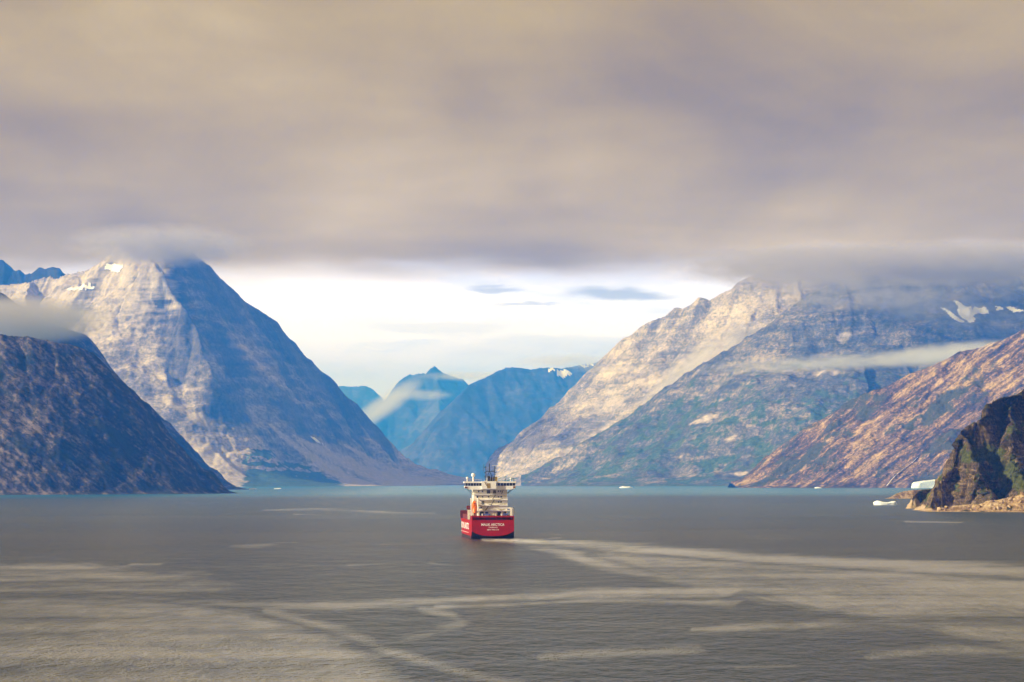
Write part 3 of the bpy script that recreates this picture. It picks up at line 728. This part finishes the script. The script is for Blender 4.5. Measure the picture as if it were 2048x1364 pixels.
# ------------------------------------------------------------------ mist on the slopes and cloud round the summits
def mist_cloud(px, py, Y, rx, rz, ry, dens, color=(0.93, 0.93, 0.95), seed=0.0, nscale=2.2, rot=0.0, cut=(0.36, 0.62), stretch=None, step=1.0):
    import bmesh
    stretch = (min(4.0, 0.4 * rx / rz), min(3.0, 0.4 * ry / rz), 1.0); nscale *= 0.62
    c = at(px, py, Y)
    bm = bmesh.new(); bmesh.ops.create_icosphere(bm, subdivisions=3, radius=1.04)
    me = bpy.data.meshes.new('mist_cloud'); bm.to_mesh(me); bm.free()
    o = bpy.data.objects.new('mist_cloud', me); COL.objects.link(o)
    o.location = c; o.scale = (rx, ry, rz); o.rotation_euler = (0, rot, 0)
    m, N, out = material('mist_cloud')
    O = N.obj()
    ln = N.new('ShaderNodeVectorMath', operation='LENGTH'); N.put(ln.inputs[0], O)
    fall = N.ss(ln.outputs['Value'], 1.0, 0.15)
    n = N.noise(N.vmath('ADD', N.scaled(O, stretch), (seed, seed * .7, seed * 1.3)), nscale, 4, 0.6, 0.3)
    d = N.math('MULTIPLY', N.math('MULTIPLY', fall, N.ss(n, *cut)), dens)
    pv = N.new('ShaderNodeVolumePrincipled'); N.put(pv.inputs['Color'], color); N.put(pv.inputs['Density'], d)
    pv.inputs['Anisotropy'].default_value = 0.2
    N.l.new(pv.outputs[0], out.inputs['Volume'])
    me.materials.append(m); o['kind'] = 'stuff'
    return o

# ------------------------------------------------------------------ the container ship, seen from astern
SHIP_POS = ground(986, 1077.5); SHIP_ROT = math.radians(4.2)
M['hull_red'] = simple('hull_red_paint', (0.40, 0.002, 0.002), 0.6, spec=0.25, var=0.15, scale=0.35)
def hull_paint():
    m, N, out = material('hull_red_paint'); O = N.obj()
    n = N.noise(O, 0.35, 5, 0.6); st = N.noise(N.scaled(O, (1.1, 1.1, 0.10)), 1.0, 4, 0.65)
    c = N.mix(N.ss(n, 0.3, 0.7), (0.27, 0.002, 0.002), (0.36, 0.003, 0.003))
    c = N.mix(N.ss(st, 0.55, 0.75, 0.0, 0.6), c, (0.15, 0.02, 0.01))
    principled(N, out, c, 0.6, 0, 0.25); return m
M['hull_red'] = hull_paint()
M['deep_red'] = simple('deck_red_paint', (0.16, 0.018, 0.018), 0.6, var=0.25, scale=0.5)
M['boot'] = simple('antifouling_black', (0.02, 0.012, 0.016), 0.6, var=0.3, scale=0.4)
M['cream'] = simple('cream_paint', (0.84, 0.77, 0.60), 0.5, var=0.07, scale=0.6)
M['white'] = simple('white_ship_paint', (0.86, 0.83, 0.76), 0.45, var=0.05, scale=0.6)
M['glass'] = simple('bridge_glass', (0.02, 0.035, 0.03), 0.12, var=0.3, scale=0.4)
M['black'] = simple('black_metal', (0.018, 0.018, 0.02), 0.5, var=0.3, scale=1.0)
M['orange'] = simple('lifeboat_orange', (0.85, 0.17, 0.015), 0.4, var=0.06, scale=0.8)
M['ochre'] = simple('ochre_door_paint', (0.30, 0.21, 0.07), 0.6, var=0.15, scale=0.8)
M['letter'] = simple('white_lettering', (0.88, 0.84, 0.80), 0.5, var=0.03, scale=1.0)
M['blue'] = simple('blue_winch_paint', (0.10, 0.13, 0.36), 0.5, var=0.15, scale=0.8)
M['rust'] = simple('rust_streaked_plate', (0.17, 0.06, 0.03), 0.8, var=0.4, scale=1.2)

class MB:
    def __init__(s): s.v = []; s.f = []
    def box(s, x0, x1, y0, y1, z0, z1):
        b = len(s.v)
        s.v += [(x0, y0, z0), (x1, y0, z0), (x1, y1, z0), (x0, y1, z0), (x0, y0, z1), (x1, y0, z1), (x1, y1, z1), (x0, y1, z1)]
        s.f += [tuple(b + i for i in q) for q in ((0, 3, 2, 1), (4, 5, 6, 7), (0, 1, 5, 4), (1, 2, 6, 5), (2, 3, 7, 6), (3, 0, 4, 7))]
        return s
    def tube(s, p, q, r, r2=None, n=8):
        p, q = Vector(p), Vector(q); r2 = r if r2 is None else r2
        d = (q - p).normalized(); a = d.orthogonal().normalized(); c = d.cross(a); b = len(s.v)
        for k in range(n):
            t = 2 * math.pi * k / n; u = a * math.cos(t) + c * math.sin(t)
            s.v.append(tuple(p + u * r)); s.v.append(tuple(q + u * r2))
        for k in range(n):
            i, j = b + 2 * k, b + 2 * ((k + 1) % n); s.f.append((i, j, j + 1, i + 1))
        s.f.append(tuple(b + 2 * k for k in reversed(range(n)))); s.f.append(tuple(b + 2 * k + 1 for k in range(n)))
        return s
    def sphere(s, c, r, n=14, m=9, sq=(1, 1, 1)):
        b = len(s.v); c = Vector(c)
        for i in range(m + 1):
            ph = math.pi * i / m
            for k in range(n):
                t = 2 * math.pi * k / n
                s.v.append((c.x + r * sq[0] * math.sin(ph) * math.cos(t), c.y + r * sq[1] * math.sin(ph) * math.sin(t), c.z + r * sq[2] * math.cos(ph)))
        for i in range(m):
            for k in range(n):
                s.f.append((b + i * n + k, b + (i + 1) * n + k, b + (i + 1) * n + (k + 1) % n, b + i * n + (k + 1) % n))
        return s
    def prism(s, poly, y0, y1):          # polygon in x,z extruded along y
        b = len(s.v); n = len(poly)
        s.v += [(x, y0, z) for x, z in poly] + [(x, y1, z) for x, z in poly]
        s.f.append(tuple(b + i for i in range(n))); s.f.append(tuple(b + n + i for i in reversed(range(n))))
        for i in range(n):
            j = (i + 1) % n; s.f.append((b + i, b + n + i, b + n + j, b + j))
        return s
    def build(s, name, mat, parent=None, smooth=False):
        o = mesh_obj(name, s.v, s.f, mat, parent, smooth)
        return o

ship = bpy.data.objects.new('container_ship', None); COL.objects.link(ship)
ship.location = SHIP_POS; ship.rotation_euler = (0, 0, SHIP_ROT)
tag(ship, 'red-hulled container ship with cream deckhouse sailing away up the fjord', 'ship')

# hull: lofted sections, transom with a curved lower edge and an undercut counter
def hull_sections():
    ys = [0.0, 1.5, 3.5, 6, 9, 14, 24, 40, 60, 78, 90, 98, 104, 109, 113.5]
    hb = [9.75, 9.85, 9.95, 10.0, 10.05, 10.1, 10.1, 10.1, 10.1, 10.1, 9.9, 8.6, 6.2, 3.2, 0.25]
    secs = []
    for i, (y, b) in enumerate(zip(ys, hb)):
        lift = max(0.0, 1 - y / 7.5) ** 1.4
        fl = 1.0 if y < 78 else 1 - 0.42 * min(1, (y - 78) / 30)      # bow flare, narrower at the waterline
        top = 8.6 if y < 93 else 10.6 + (y - 93) * 0.10
        half = []
        for t in np.linspace(0, 1, 9):
            x = b * fl * t
            zb = lift * (1.25 + 2.3 * t ** 3.0) + (1 - lift) * (-2.5 + 0.6 * t ** 6)
            half.append((x, y, zb))
        for q in (0.12, 0.3, 0.55, 0.8, 1.0):
            z0 = half[8][2]; z = z0 + (top - z0) * q
            half.append((b * (fl + (1 - fl) * q), y, z))
        secs.append(half)
    return secs
secs = hull_sections(); V = []; F = []; dark = []
n = len(secs[0]); row = 2 * n - 1
for h in secs:
    V += [(-x, y, z) for (x, y, z) in reversed(h)] + h[1:]
for i in range(len(secs) - 1):
    for k in range(row - 1):
        F.append((i * row + k, i * row + k + 1, (i + 1) * row + k + 1, (i + 1) * row + k))
        zc = max(V[i * row + k][2], V[i * row + k + 1][2], V[(i + 1) * row + k][2])
        under = 5 <= k <= row - 7
        dark.append(1 if under or zc < 1.7 else 0)
F.append(tuple(range(row))); dark.append(0)                       # transom
F.append(tuple(reversed(range((len(secs) - 1) * row, len(secs) * row)))); dark.append(0)
hull = mesh_obj('hull', V, F, M['hull_red'], ship)
hull.data.materials.append(M['boot']); hull.data.polygons.foreach_set('material_index', dark)
# main deck, closing the hull
mb = MB(); b0 = len(mb.v)
for h in secs[:11]: mb.v += [(-h[-1][0] + .02, h[-1][1], 8.45), (h[-1][0] - .02, h[-1][1], 8.45)]
for i in range(10): mb.f.append((2 * i, 2 * i + 1, 2 * i + 3, 2 * i + 2))
mb.build('main_deck', M['deep_red'], ship)
# stern bulwark: posts between the mooring openings and the rail above them
for k, x in enumerate((-9.72, -8.25, -6.35, -3.9, -1.2, 1.4, 4.0, 6.5, 8.55, 9.35)):
    w = 0.42 if k in (0, 9) else 0.16
    MB().box(x, x + w, 0.0, 0.25, 8.6, 9.85).build('bulwark_post', M['hull_red'], hull)
MB().box(-9.75, 9.78, -0.03, 0.35, 9.85, 10.55).build('stern_rail', M['hull_red'], hull)
for s in (-1, 1):
    MB().box(min(s * 9.5, s * 9.8), max(s * 9.5, s * 9.8), 0.36, 9.0, 8.61, 10.52).build('side_bulwark', M['hull_red'], hull)
MB().box(-9.4, 9.4, 0.4, 26, 10.30, 10.48).build('poop_deck', M['deep_red'], ship)
MB().box(-9.3, 9.3, 3.2, 3.5, 8.5, 10.28).build('mooring_bulkhead', M['deep_red'], ship)
MB().box(-10.0, 10.0, 92.0, 92.4, 8.5, 12.2).build('forecastle_bulkhead', M['deep_red'], ship)
# rudder trunk foam skirt is water; rudder head under the counter
MB().prism([(-0.25, -1.5), (0.25, -1.5), (0.25, 1.2), (-0.25, 1.2)], 1.2, 3.4).build('rudder', M['boot'], ship)

def lettering(text, size, loc, rot, name, width=None):
    cu = bpy.data.curves.new(name, 'FONT'); cu.body = text; cu.size = size; cu.align_x = 'CENTER'; cu.align_y = 'CENTER'; cu.extrude = 0.02; cu.offset = 0.012 * size; cu.resolution_u = 2
    t = bpy.data.objects.new('tmp', cu); COL.objects.link(t)
    dg = bpy.context.evaluated_depsgraph_get(); me = bpy.data.meshes.new_from_object(t.evaluated_get(dg))
    bpy.data.objects.remove(t)
    me.materials.clear(); me.materials.append(M['letter'])
    if width:
        xs = [v.co.x for v in me.vertices]; k = width / (max(xs) - min(xs))
        for v in me.vertices: v.co.x *= k
    o = bpy.data.objects.new(name, me); COL.objects.link(o); o.parent = hull; o.location = loc; o.rotation_euler = rot
    return o
R90 = math.radians(90)
lettering('MALIK ARCTICA', 1.55, (-0.1, -0.04, 6.45), (R90, 0, 0), 'ship_name', 10.6)
lettering('TASIILAQ', 0.75, (0, -0.04, 5.2), (R90, 0, 0), 'home_port', 4.2)
lettering('IMO 9701114', 0.72, (0, -0.04, 4.1), (R90, 0, 0), 'registry_number', 5.4)
lettering('ROYAL ARCTIC', 4.2, (-10.14, 48, 5.3), (R90, 0, -R90), 'side_lettering', 62)
MB().box(-10.16, -10.11, 20, 84, 2.45, 2.6).build('waterline_stripe', M['letter'], hull)

# deckhouse: slabs stand aft of the walls
house = MB().box(-8.25, 7.35, 10.6, 25, 12.75, 22.6).box(-5.9, 7.3, 10.6, 25, 10.49, 12.74).build('deckhouse', M['cream'], ship)
for z, xa, xb in ((12.62, -6.1, 8.4), (15.1, -6.1, 7.55), (17.7, -6.1, 7.55), (20.25, -8.4, 7.5)):
    sl2 = MB().box(xa, xb, 9.75, 10.59, z, z + 0.42).build('deck_slab', M['white'], ship)
    rl = MB()
    rl.box(xa, xb, 9.77, 9.83, z + 1.22, z + 1.30)
    for k in range(9):
        x = xa + 0.05 + (xb - xa - 0.2) * k / 8; rl.box(x, x + .07, 9.78, 9.84, z + .43, z + 1.215)
    rl.build('railing', M['white'], sl2)
# windows and doors in the aft wall
def pane(x, z, w, h, name='window', mat='glass'):
    o = MB().box(x - w / 2, x + w / 2, 10.50, 10.585, z - h / 2, z + h / 2).build(name, M[mat], house)
    return o
for x, z, w, h in ((-5.9, 21.75, .7, .8), (-4.1, 21.75, .7, .8), (3.3, 21.75, .6, .7), (4.4, 21.75, .6, .7), (-6.5, 19.2, .75, .85), (-4.1, 19.2, .55, .7), (-1.3, 19.2, .75, .75),
                   (3.3, 19.2, .6, .7), (4.6, 19.2, .75, .8), (3.4, 16.8, .55, .7), (4.5, 16.8, .6, .7), (-5.4, 14.2, .5, .8), (-4.6, 14.2, .45, .7)):
    pane(x, z, w, h)
for x, z, w, h in ((-1.35, 21.5, 1.6, 1.5), (1.5, 21.5, 1.3, 1.4), (-4.0, 16.5, 1.15, 1.35)):
    pane(x, z, w, h, 'doorway', 'black')
for x, z0, w, h in ((-4.6, 11.4, 2.0, 1.7), (3.6, 11.4, 1.7, 1.7), (6.2, 11.4, 1.2, 1.6), (-2.2, 11.5, 1.4, 1.5)):
    pane(x, z0, w, h, 'doorway', 'black')
def stair(xa, za, xb, zb):
    g = MB()
    for y in (9.0, 9.6): g.tube((xa, y, za), (xb, y, zb), 0.13)
    for k in range(8):
        t = (k + .5) / 8; x, z = xa + (xb - xa) * t, za + (zb - za) * t; g.box(x - .12, x + .12, 9.0, 9.6, z - .04, z + .04)
    g.build('stair', M['black'], ship)
for a in ((1.8, 20.1, .4, 18.05), (1.2, 17.6, -.3, 15.45), (-1.4, 15.0, -2.9, 12.95), (5.4, 22.4, 4.7, 20.6)): stair(*a)

# bridge with its wings
br = MB().prism([(-10.0, 22.6), (8.9, 22.6), (11.0, 23.3), (11.2, 24.3), (-12.4, 24.3), (-12.2, 23.3)], 9.2, 17.0).build('bridge', M['white'], ship)
MB().box(-12.7, 11.3, 8.7, 17.5, 25.65, 26.35).build('bridge_roof', M['white'], br)
k = 0
def bwin(x0, x1):
    MB().box(x0, x1, 9.45, 9.55, 24.32, 25.62).build('bridge_window', M['glass'], br)
for x0, x1 in [(-12.2 + i * 1.28, -12.2 + i * 1.28 + 1.14) for i in range(6)]: bwin(x0, x1)
for x0, x1 in [(2.8 + i * 1.4, 2.8 + i * 1.4 + 1.24) for i in range(6)]: bwin(x0, x1)
MB().box(-12.1, 11.0, 9.56, 16.8, 24.31, 25.64).build('wheelhouse_wall', M['glass'], br)
for i in range(7): MB().box(-12.32 + i * 1.28, -12.2 + i * 1.28, 9.40, 9.56, 24.3, 25.64).build('window_post', M['white'], br)
for i in range(7): MB().box(2.66 + i * 1.4, 2.80 + i * 1.4, 9.40, 9.56, 24.3, 25.64).build('window_post', M['white'], br)
MB().box(-12.5, -11.2, 9.0, 9.19, 23.3, 24.0).build('navigation_light', M['rust'], br)
MB().box(10.0, 11.1, 9.0, 9.19, 23.3, 24.1).build('navigation_light', M['rust'], br)
for a, b in (((-11.4, 11, 23.1), (-8.5, 11, 20.2)), ((-9.8, 12, 22.7), (-8.4, 12, 20.9)), ((10.4, 11, 23.0), (7.5, 11, 20.6)), ((9.4, 12, 22.7), (7.4, 12, 20.9))):
    MB().tube(a, b, 0.13).build('wing_strut', M['black'], br)
# engine casing in front of the bridge's after side, funnel pipes, door
cas = MB().box(-4.6, 2.1, 7.9, 9.18, 22.9, 26.5).build('engine_casing', M['white'], ship)
MB().box(-2.2, -0.7, 7.80, 7.895, 23.3, 25.5).build('casing_door', M['ochre'], cas)
MB().tube((-3.3, 7.75, 26.2), (-2.3, 7.75, 24.3), 0.16).build('casing_pipe', M['ochre'], cas)
for x, w, z in ((-1.4, .62, 28.9), (0.05, .32, 29.2), (1.05, .32, 28.8)):
    MB().tube((x, 9.4, 26.4), (x, 9.2, z), w, w * .95, 12).build('exhaust_pipe', M['black'], cas)
MB().box(-2.1, 2.4, 9.9, 11.4, 26.36, 28.2).build('funnel', M['cream'], ship)
MB().box(2.0, 2.7, 9.2, 9.8, 26.36, 28.6).build('funnel_post', M['ochre'], cas)
# mast
ms = MB().tube((-0.75, 12, 30.6), (-0.75, 12, 34.6), 0.24, 0.17).build('mast', M['black'], ship)
MB().tube((-2.6, 12, 31.0), (1.7, 12, 31.0), 0.14).build('cross_tree', M['black'], ms)
for a, b, r in (((-2.45, 12, 26.36), (-2.45, 12, 33.4), .13), ((1.65, 12, 26.36), (1.65, 12, 33.5), .13), ((-1.9, 12.3, 28.1), (-0.85, 12.2, 31.0), .11), ((0.7, 12.3, 28.1), (-0.65, 12.2, 31.0), .11)):
    MB().tube(a, b, r).build('mast_leg', M['black'], ms)
for x, z in ((-2.9, 33.0), (-2.9, 30.4), (2.0, 32.6), (2.0, 30.4), (-2.8, 28.5), (2.2, 28.3)):
    MB().box(x - .42, x + .42, 11.8, 12.2, z - .14, z + .14).build('mast_lamp', M['black'], ms)
MB().box(0.3, 2.9, 11.9, 12.15, 33.62, 33.80).build('radar_scanner', M['white'], ms)
MB().tube((-3.5, 12, 31.0), (-3.5, 12, 34.2), .06).build('whip_aerial', M['black'], ms)
# satellite domes and roof fittings
dm = MB().sphere((-8.4, 11.5, 29.35), 0.95).build('satellite_dome', M['white'], ship, True)
MB().tube((-8.4, 11.5, 26.36), (-8.4, 11.5, 28.5), .38, .3).build('dome_pedestal', M['white'], dm)
dm = MB().sphere((-11.2, 11.5, 28.0), 0.55).build('satellite_dome', M['white'], ship, True)
MB().tube((-11.2, 11.5, 26.36), (-11.2, 11.5, 27.5), .2).build('dome_pedestal', M['white'], dm)
dm = MB().sphere((9.0, 11.5, 27.7), 0.42).build('satellite_dome', M['white'], ship, True)
MB().tube((9.0, 11.5, 26.36), (9.0, 11.5, 27.3), .12).build('dome_pedestal', M['white'], dm)
for x, z in ((6.6, 27.4), (10.4, 27.5)):
    MB().tube((x, 11, 26.36), (x, 11, z - .2), .07).box(x - .2, x + .2, 10.8, 11.2, z - .2, z + .2).build('roof_lamp', M['black'], ship)
# rails on the bridge roof
for xa, xb in ((-12.6, -4.7), (2.8, 11.2)):
    rr_ = MB()
    rr_.box(xa, xb, 8.75, 8.80, 27.2, 27.25)
    for i in range(7): x = xa + (xb - xa - .06) * i / 6; rr_.box(x, x + .05, 8.75, 8.80, 26.36, 27.195)
    rr_.build('roof_railing', M['white'], ship)

# davit frame, and the lifeboat slung in it (a thing of its own)
df = MB()
for x in (-9.7, -6.5):
    df.tube((x, 5.6, 10.49), (x, 6.4, 18.3), .22)
    df.tube((x, 6.4, 18.3), (x, 10.5, 18.5), .16)
df.tube((-9.7, 6.4, 18.3), (-6.5, 6.4, 18.3), .14)
df.build('lifeboat_davit', M['white'], ship)
lb = bpy.data.objects.new('lifeboat', None); COL.objects.link(lb)
Rz = Matrix.Rotation(SHIP_ROT, 4, 'Z')
lb.matrix_world = Matrix.Translation(Vector(SHIP_POS)) @ Rz @ Matrix.Translation((-8.1, 7.4, 14.4)) @ Matrix.Rotation(math.radians(52), 4, 'X') @ Matrix.Scale(1.12, 4)
tag(lb, 'orange enclosed lifeboat hung steeply in the white davit frame of the ship', 'lifeboat')
sec = []
for i in range(15):
    t = i / 14; y = -3.1 + 6.2 * t; w = 1.15 * math.sin(math.pi * (0.06 + 0.88 * t)) ** 0.55
    sec.append((y, w))
g = MB(); nk = 16
for y, w in sec:
    for k in range(nk):
        a = 2 * math.pi * k / nk; g.v.append((w * math.cos(a), y, w * 0.95 * math.sin(a)))
for i in range(14):
    for k in range(nk): g.f.append((i * nk + k, i * nk + (k + 1) % nk, (i + 1) * nk + (k + 1) % nk, (i + 1) * nk + k))
g.f.append(tuple(range(nk))); g.f.append(tuple(reversed(range(14 * nk, 15 * nk))))
lbh = g.build('boat_hull', M['orange'], lb, True)
MB().box(-.55, .55, 1.0, 2.2, .7, 1.45).build('conning_cabin', M['orange'], lb)
MB().box(-.3, .3, -1.2, -.6, -1.18, -1.02).box(-.18, .18, -.25, .1, -1.2, -1.02).build('hatch', M['black'], lb)
MB().tube((-1.0, 0, -.75), (1.0, 0, -.75), .1).build('lashing', M['black'], lb)

# starboard crane post with its stowed jib, port deck gear, winches
cr = MB().box(8.5, 9.5, 6.6, 7.6, 10.49, 14.2).build('provision_crane', M['cream'], ship)
MB().prism([(0.8, 14.15), (8.6, 14.35), (9.2, 13.9), (8.4, 13.75), (0.8, 13.85)], 6.8, 7.3).build('crane_jib', M['white'], cr)
MB().tube((9.3, 7, 14.2), (10.0, 7, 13.6), .14).tube((10.0, 7, 13.6), (10.1, 7, 10.6), .14).build('crane_pipe', M['cream'], cr)
for i, x in enumerate((-3.4, -2.3, -1.2, 5.6, 6.8)):
    MB().tube((x - .45, 5, 11.1), (x + .45, 5, 11.1), .42, n=12).box(x - .55, x - .46, 4.6, 5.4, 10.49, 11.6).build('winch', M['blue'], ship)
for x in (-4.6, 0.6, 1.6, 4.3): MB().box(x - .25, x + .25, 5.5, 6.2, 10.49, 11.5).build('vent_locker', M['cream'], ship)
for x in (-13.4 + 3.6, -11.9 + 3.8):
    MB().box(x - .05, x + 1.0, 30, 31.2, 8.5, 12.7).build('cell_guide', M['cream'], ship)
MB().box(-9.9, -8.0, 30.05, 31.0, 12.7, 13.0).build('guide_beam', M['cream'], ship)
for yy, z in ((40, 12.6), (62, 13.2)):
    cp = MB().tube((-7.6, yy, 8.5), (-7.6, yy, z), .9, .8, 12).build('deck_crane', M['deep_red'], ship)
    MB().box(-8.6, -5.9, yy - 1.2, yy + 1.2, z, z + 1.5).build('crane_cab', M['deep_red'], cp)
    MB().tube((-7.3, yy + 1, z + 1.0), (-5.8, yy + 17, z + .6), .4).build('crane_boom', M['black'], cp)
for yy in (33, 46, 59, 72):
    MB().box(-9.2, 9.2, yy, yy + 12.4, 8.5, 10.6).build('hatch_cover', M['deep_red'], ship)
DK = (0.88, 0.87, 0.88)
SM = (0.64, 0.60, 0.57)  # greyer albedo, the deck's shade put into the cloud colour
mist_cloud(320, 492, 13900, 520, 105, 800, 1 / 70., SM, 2.0, 3.4, cut=(0.38, 0.66))                   # cloud round the left summit
mist_cloud(1760, 530, 12300, 900, 95, 800, 1 / 75., SM, 5.0, 4.0, cut=(0.40, 0.66))                   # cloud round the right summits
mist_cloud(1960, 528, 12200, 700, 100, 800, 1 / 75., SM, 5.5, 4.0, cut=(0.38, 0.66))
mist_cloud(1600, 535, 13700, 750, 120, 700, 1 / 80., SM, 6.0, 3.8, cut=(0.40, 0.66))
mist_cloud(1780, 585, 12000, 800, 100, 500, 1 / 180., SM, 7.0, 4.0, cut=(0.42, 0.68))
mist_cloud(10, 640, 7300, 330, 70, 420, 1 / 70., SM, 8.0, 2.0, cut=(0.25, 0.55))                      # bank over the dark hill
mist_cloud(1690, 724, 11300, 700, 42, 400, 1 / 190., DK, 9.0, 3.4, rot=math.radians(-3), cut=(0.38, 0.62), stretch=(1.8, 1, 1))
mist_cloud(1920, 706, 10900, 420, 52, 400, 1 / 130., DK, 11.0, 2.4, rot=math.radians(-4), cut=(0.3, 0.6))
mist_cloud(1390, 745, 13450, 460, 120, 300, 1 / 100., DK, 12.0, 2.4, rot=math.radians(-40), cut=(0.32, 0.62))
mist_cloud(1840, 610, 12200, 900, 110, 400, 1 / 500., DK, 15.0, 3.2, rot=math.radians(10), cut=(0.4, 0.64))
mist_cloud(1240, 738, 14300, 300, 30, 300, 1 / 320., DK, 17.0, 2.4, cut=(0.34, 0.62))
mist_cloud(770, 810, 31000, 620, 150, 500, 1 / 300., DK, 18.0, 2.4, rot=math.radians(-35), cut=(0.2, 0.5))
mist_cloud(850, 790, 30900, 370, 80, 340, 1 / 300., DK, 21.0, 2.4, cut=(0.3, 0.6))
mist_cloud(940, 752, 31000, 660, 66, 400, 1 / 330., DK, 23.0, 2.4, cut=(0.3, 0.6))
mist_cloud(1140, 722, 25200, 660, 80, 400, 1 / 320., DK, 25.0, 2.4, cut=(0.3, 0.6))

# ------------------------------------------------------------------ blue air of the fjord
import bmesh
bm = bmesh.new(); bmesh.ops.create_cube(bm, size=1.0)
me = bpy.data.meshes.new('haze'); bm.to_mesh(me); bm.free()
hz = bpy.data.objects.new('haze', me); COL.objects.link(hz); hz['kind'] = 'stuff'
hz.scale = (29000, 48000, 1570); hz.location = (0, 20800, 1570 / 2 - 30.0)
m, N, out = material('haze_air')
pv = N.new('ShaderNodeVolumePrincipled'); N.put(pv.inputs['Color'], (0.02, 0.215, 1.0)); pv.inputs['Density'].default_value = 6.2e-5
pv.inputs['Absorption Color'].default_value = (1, 1, 1, 1)
N.l.new(pv.outputs[0], out.inputs['Volume']); me.materials.append(m)
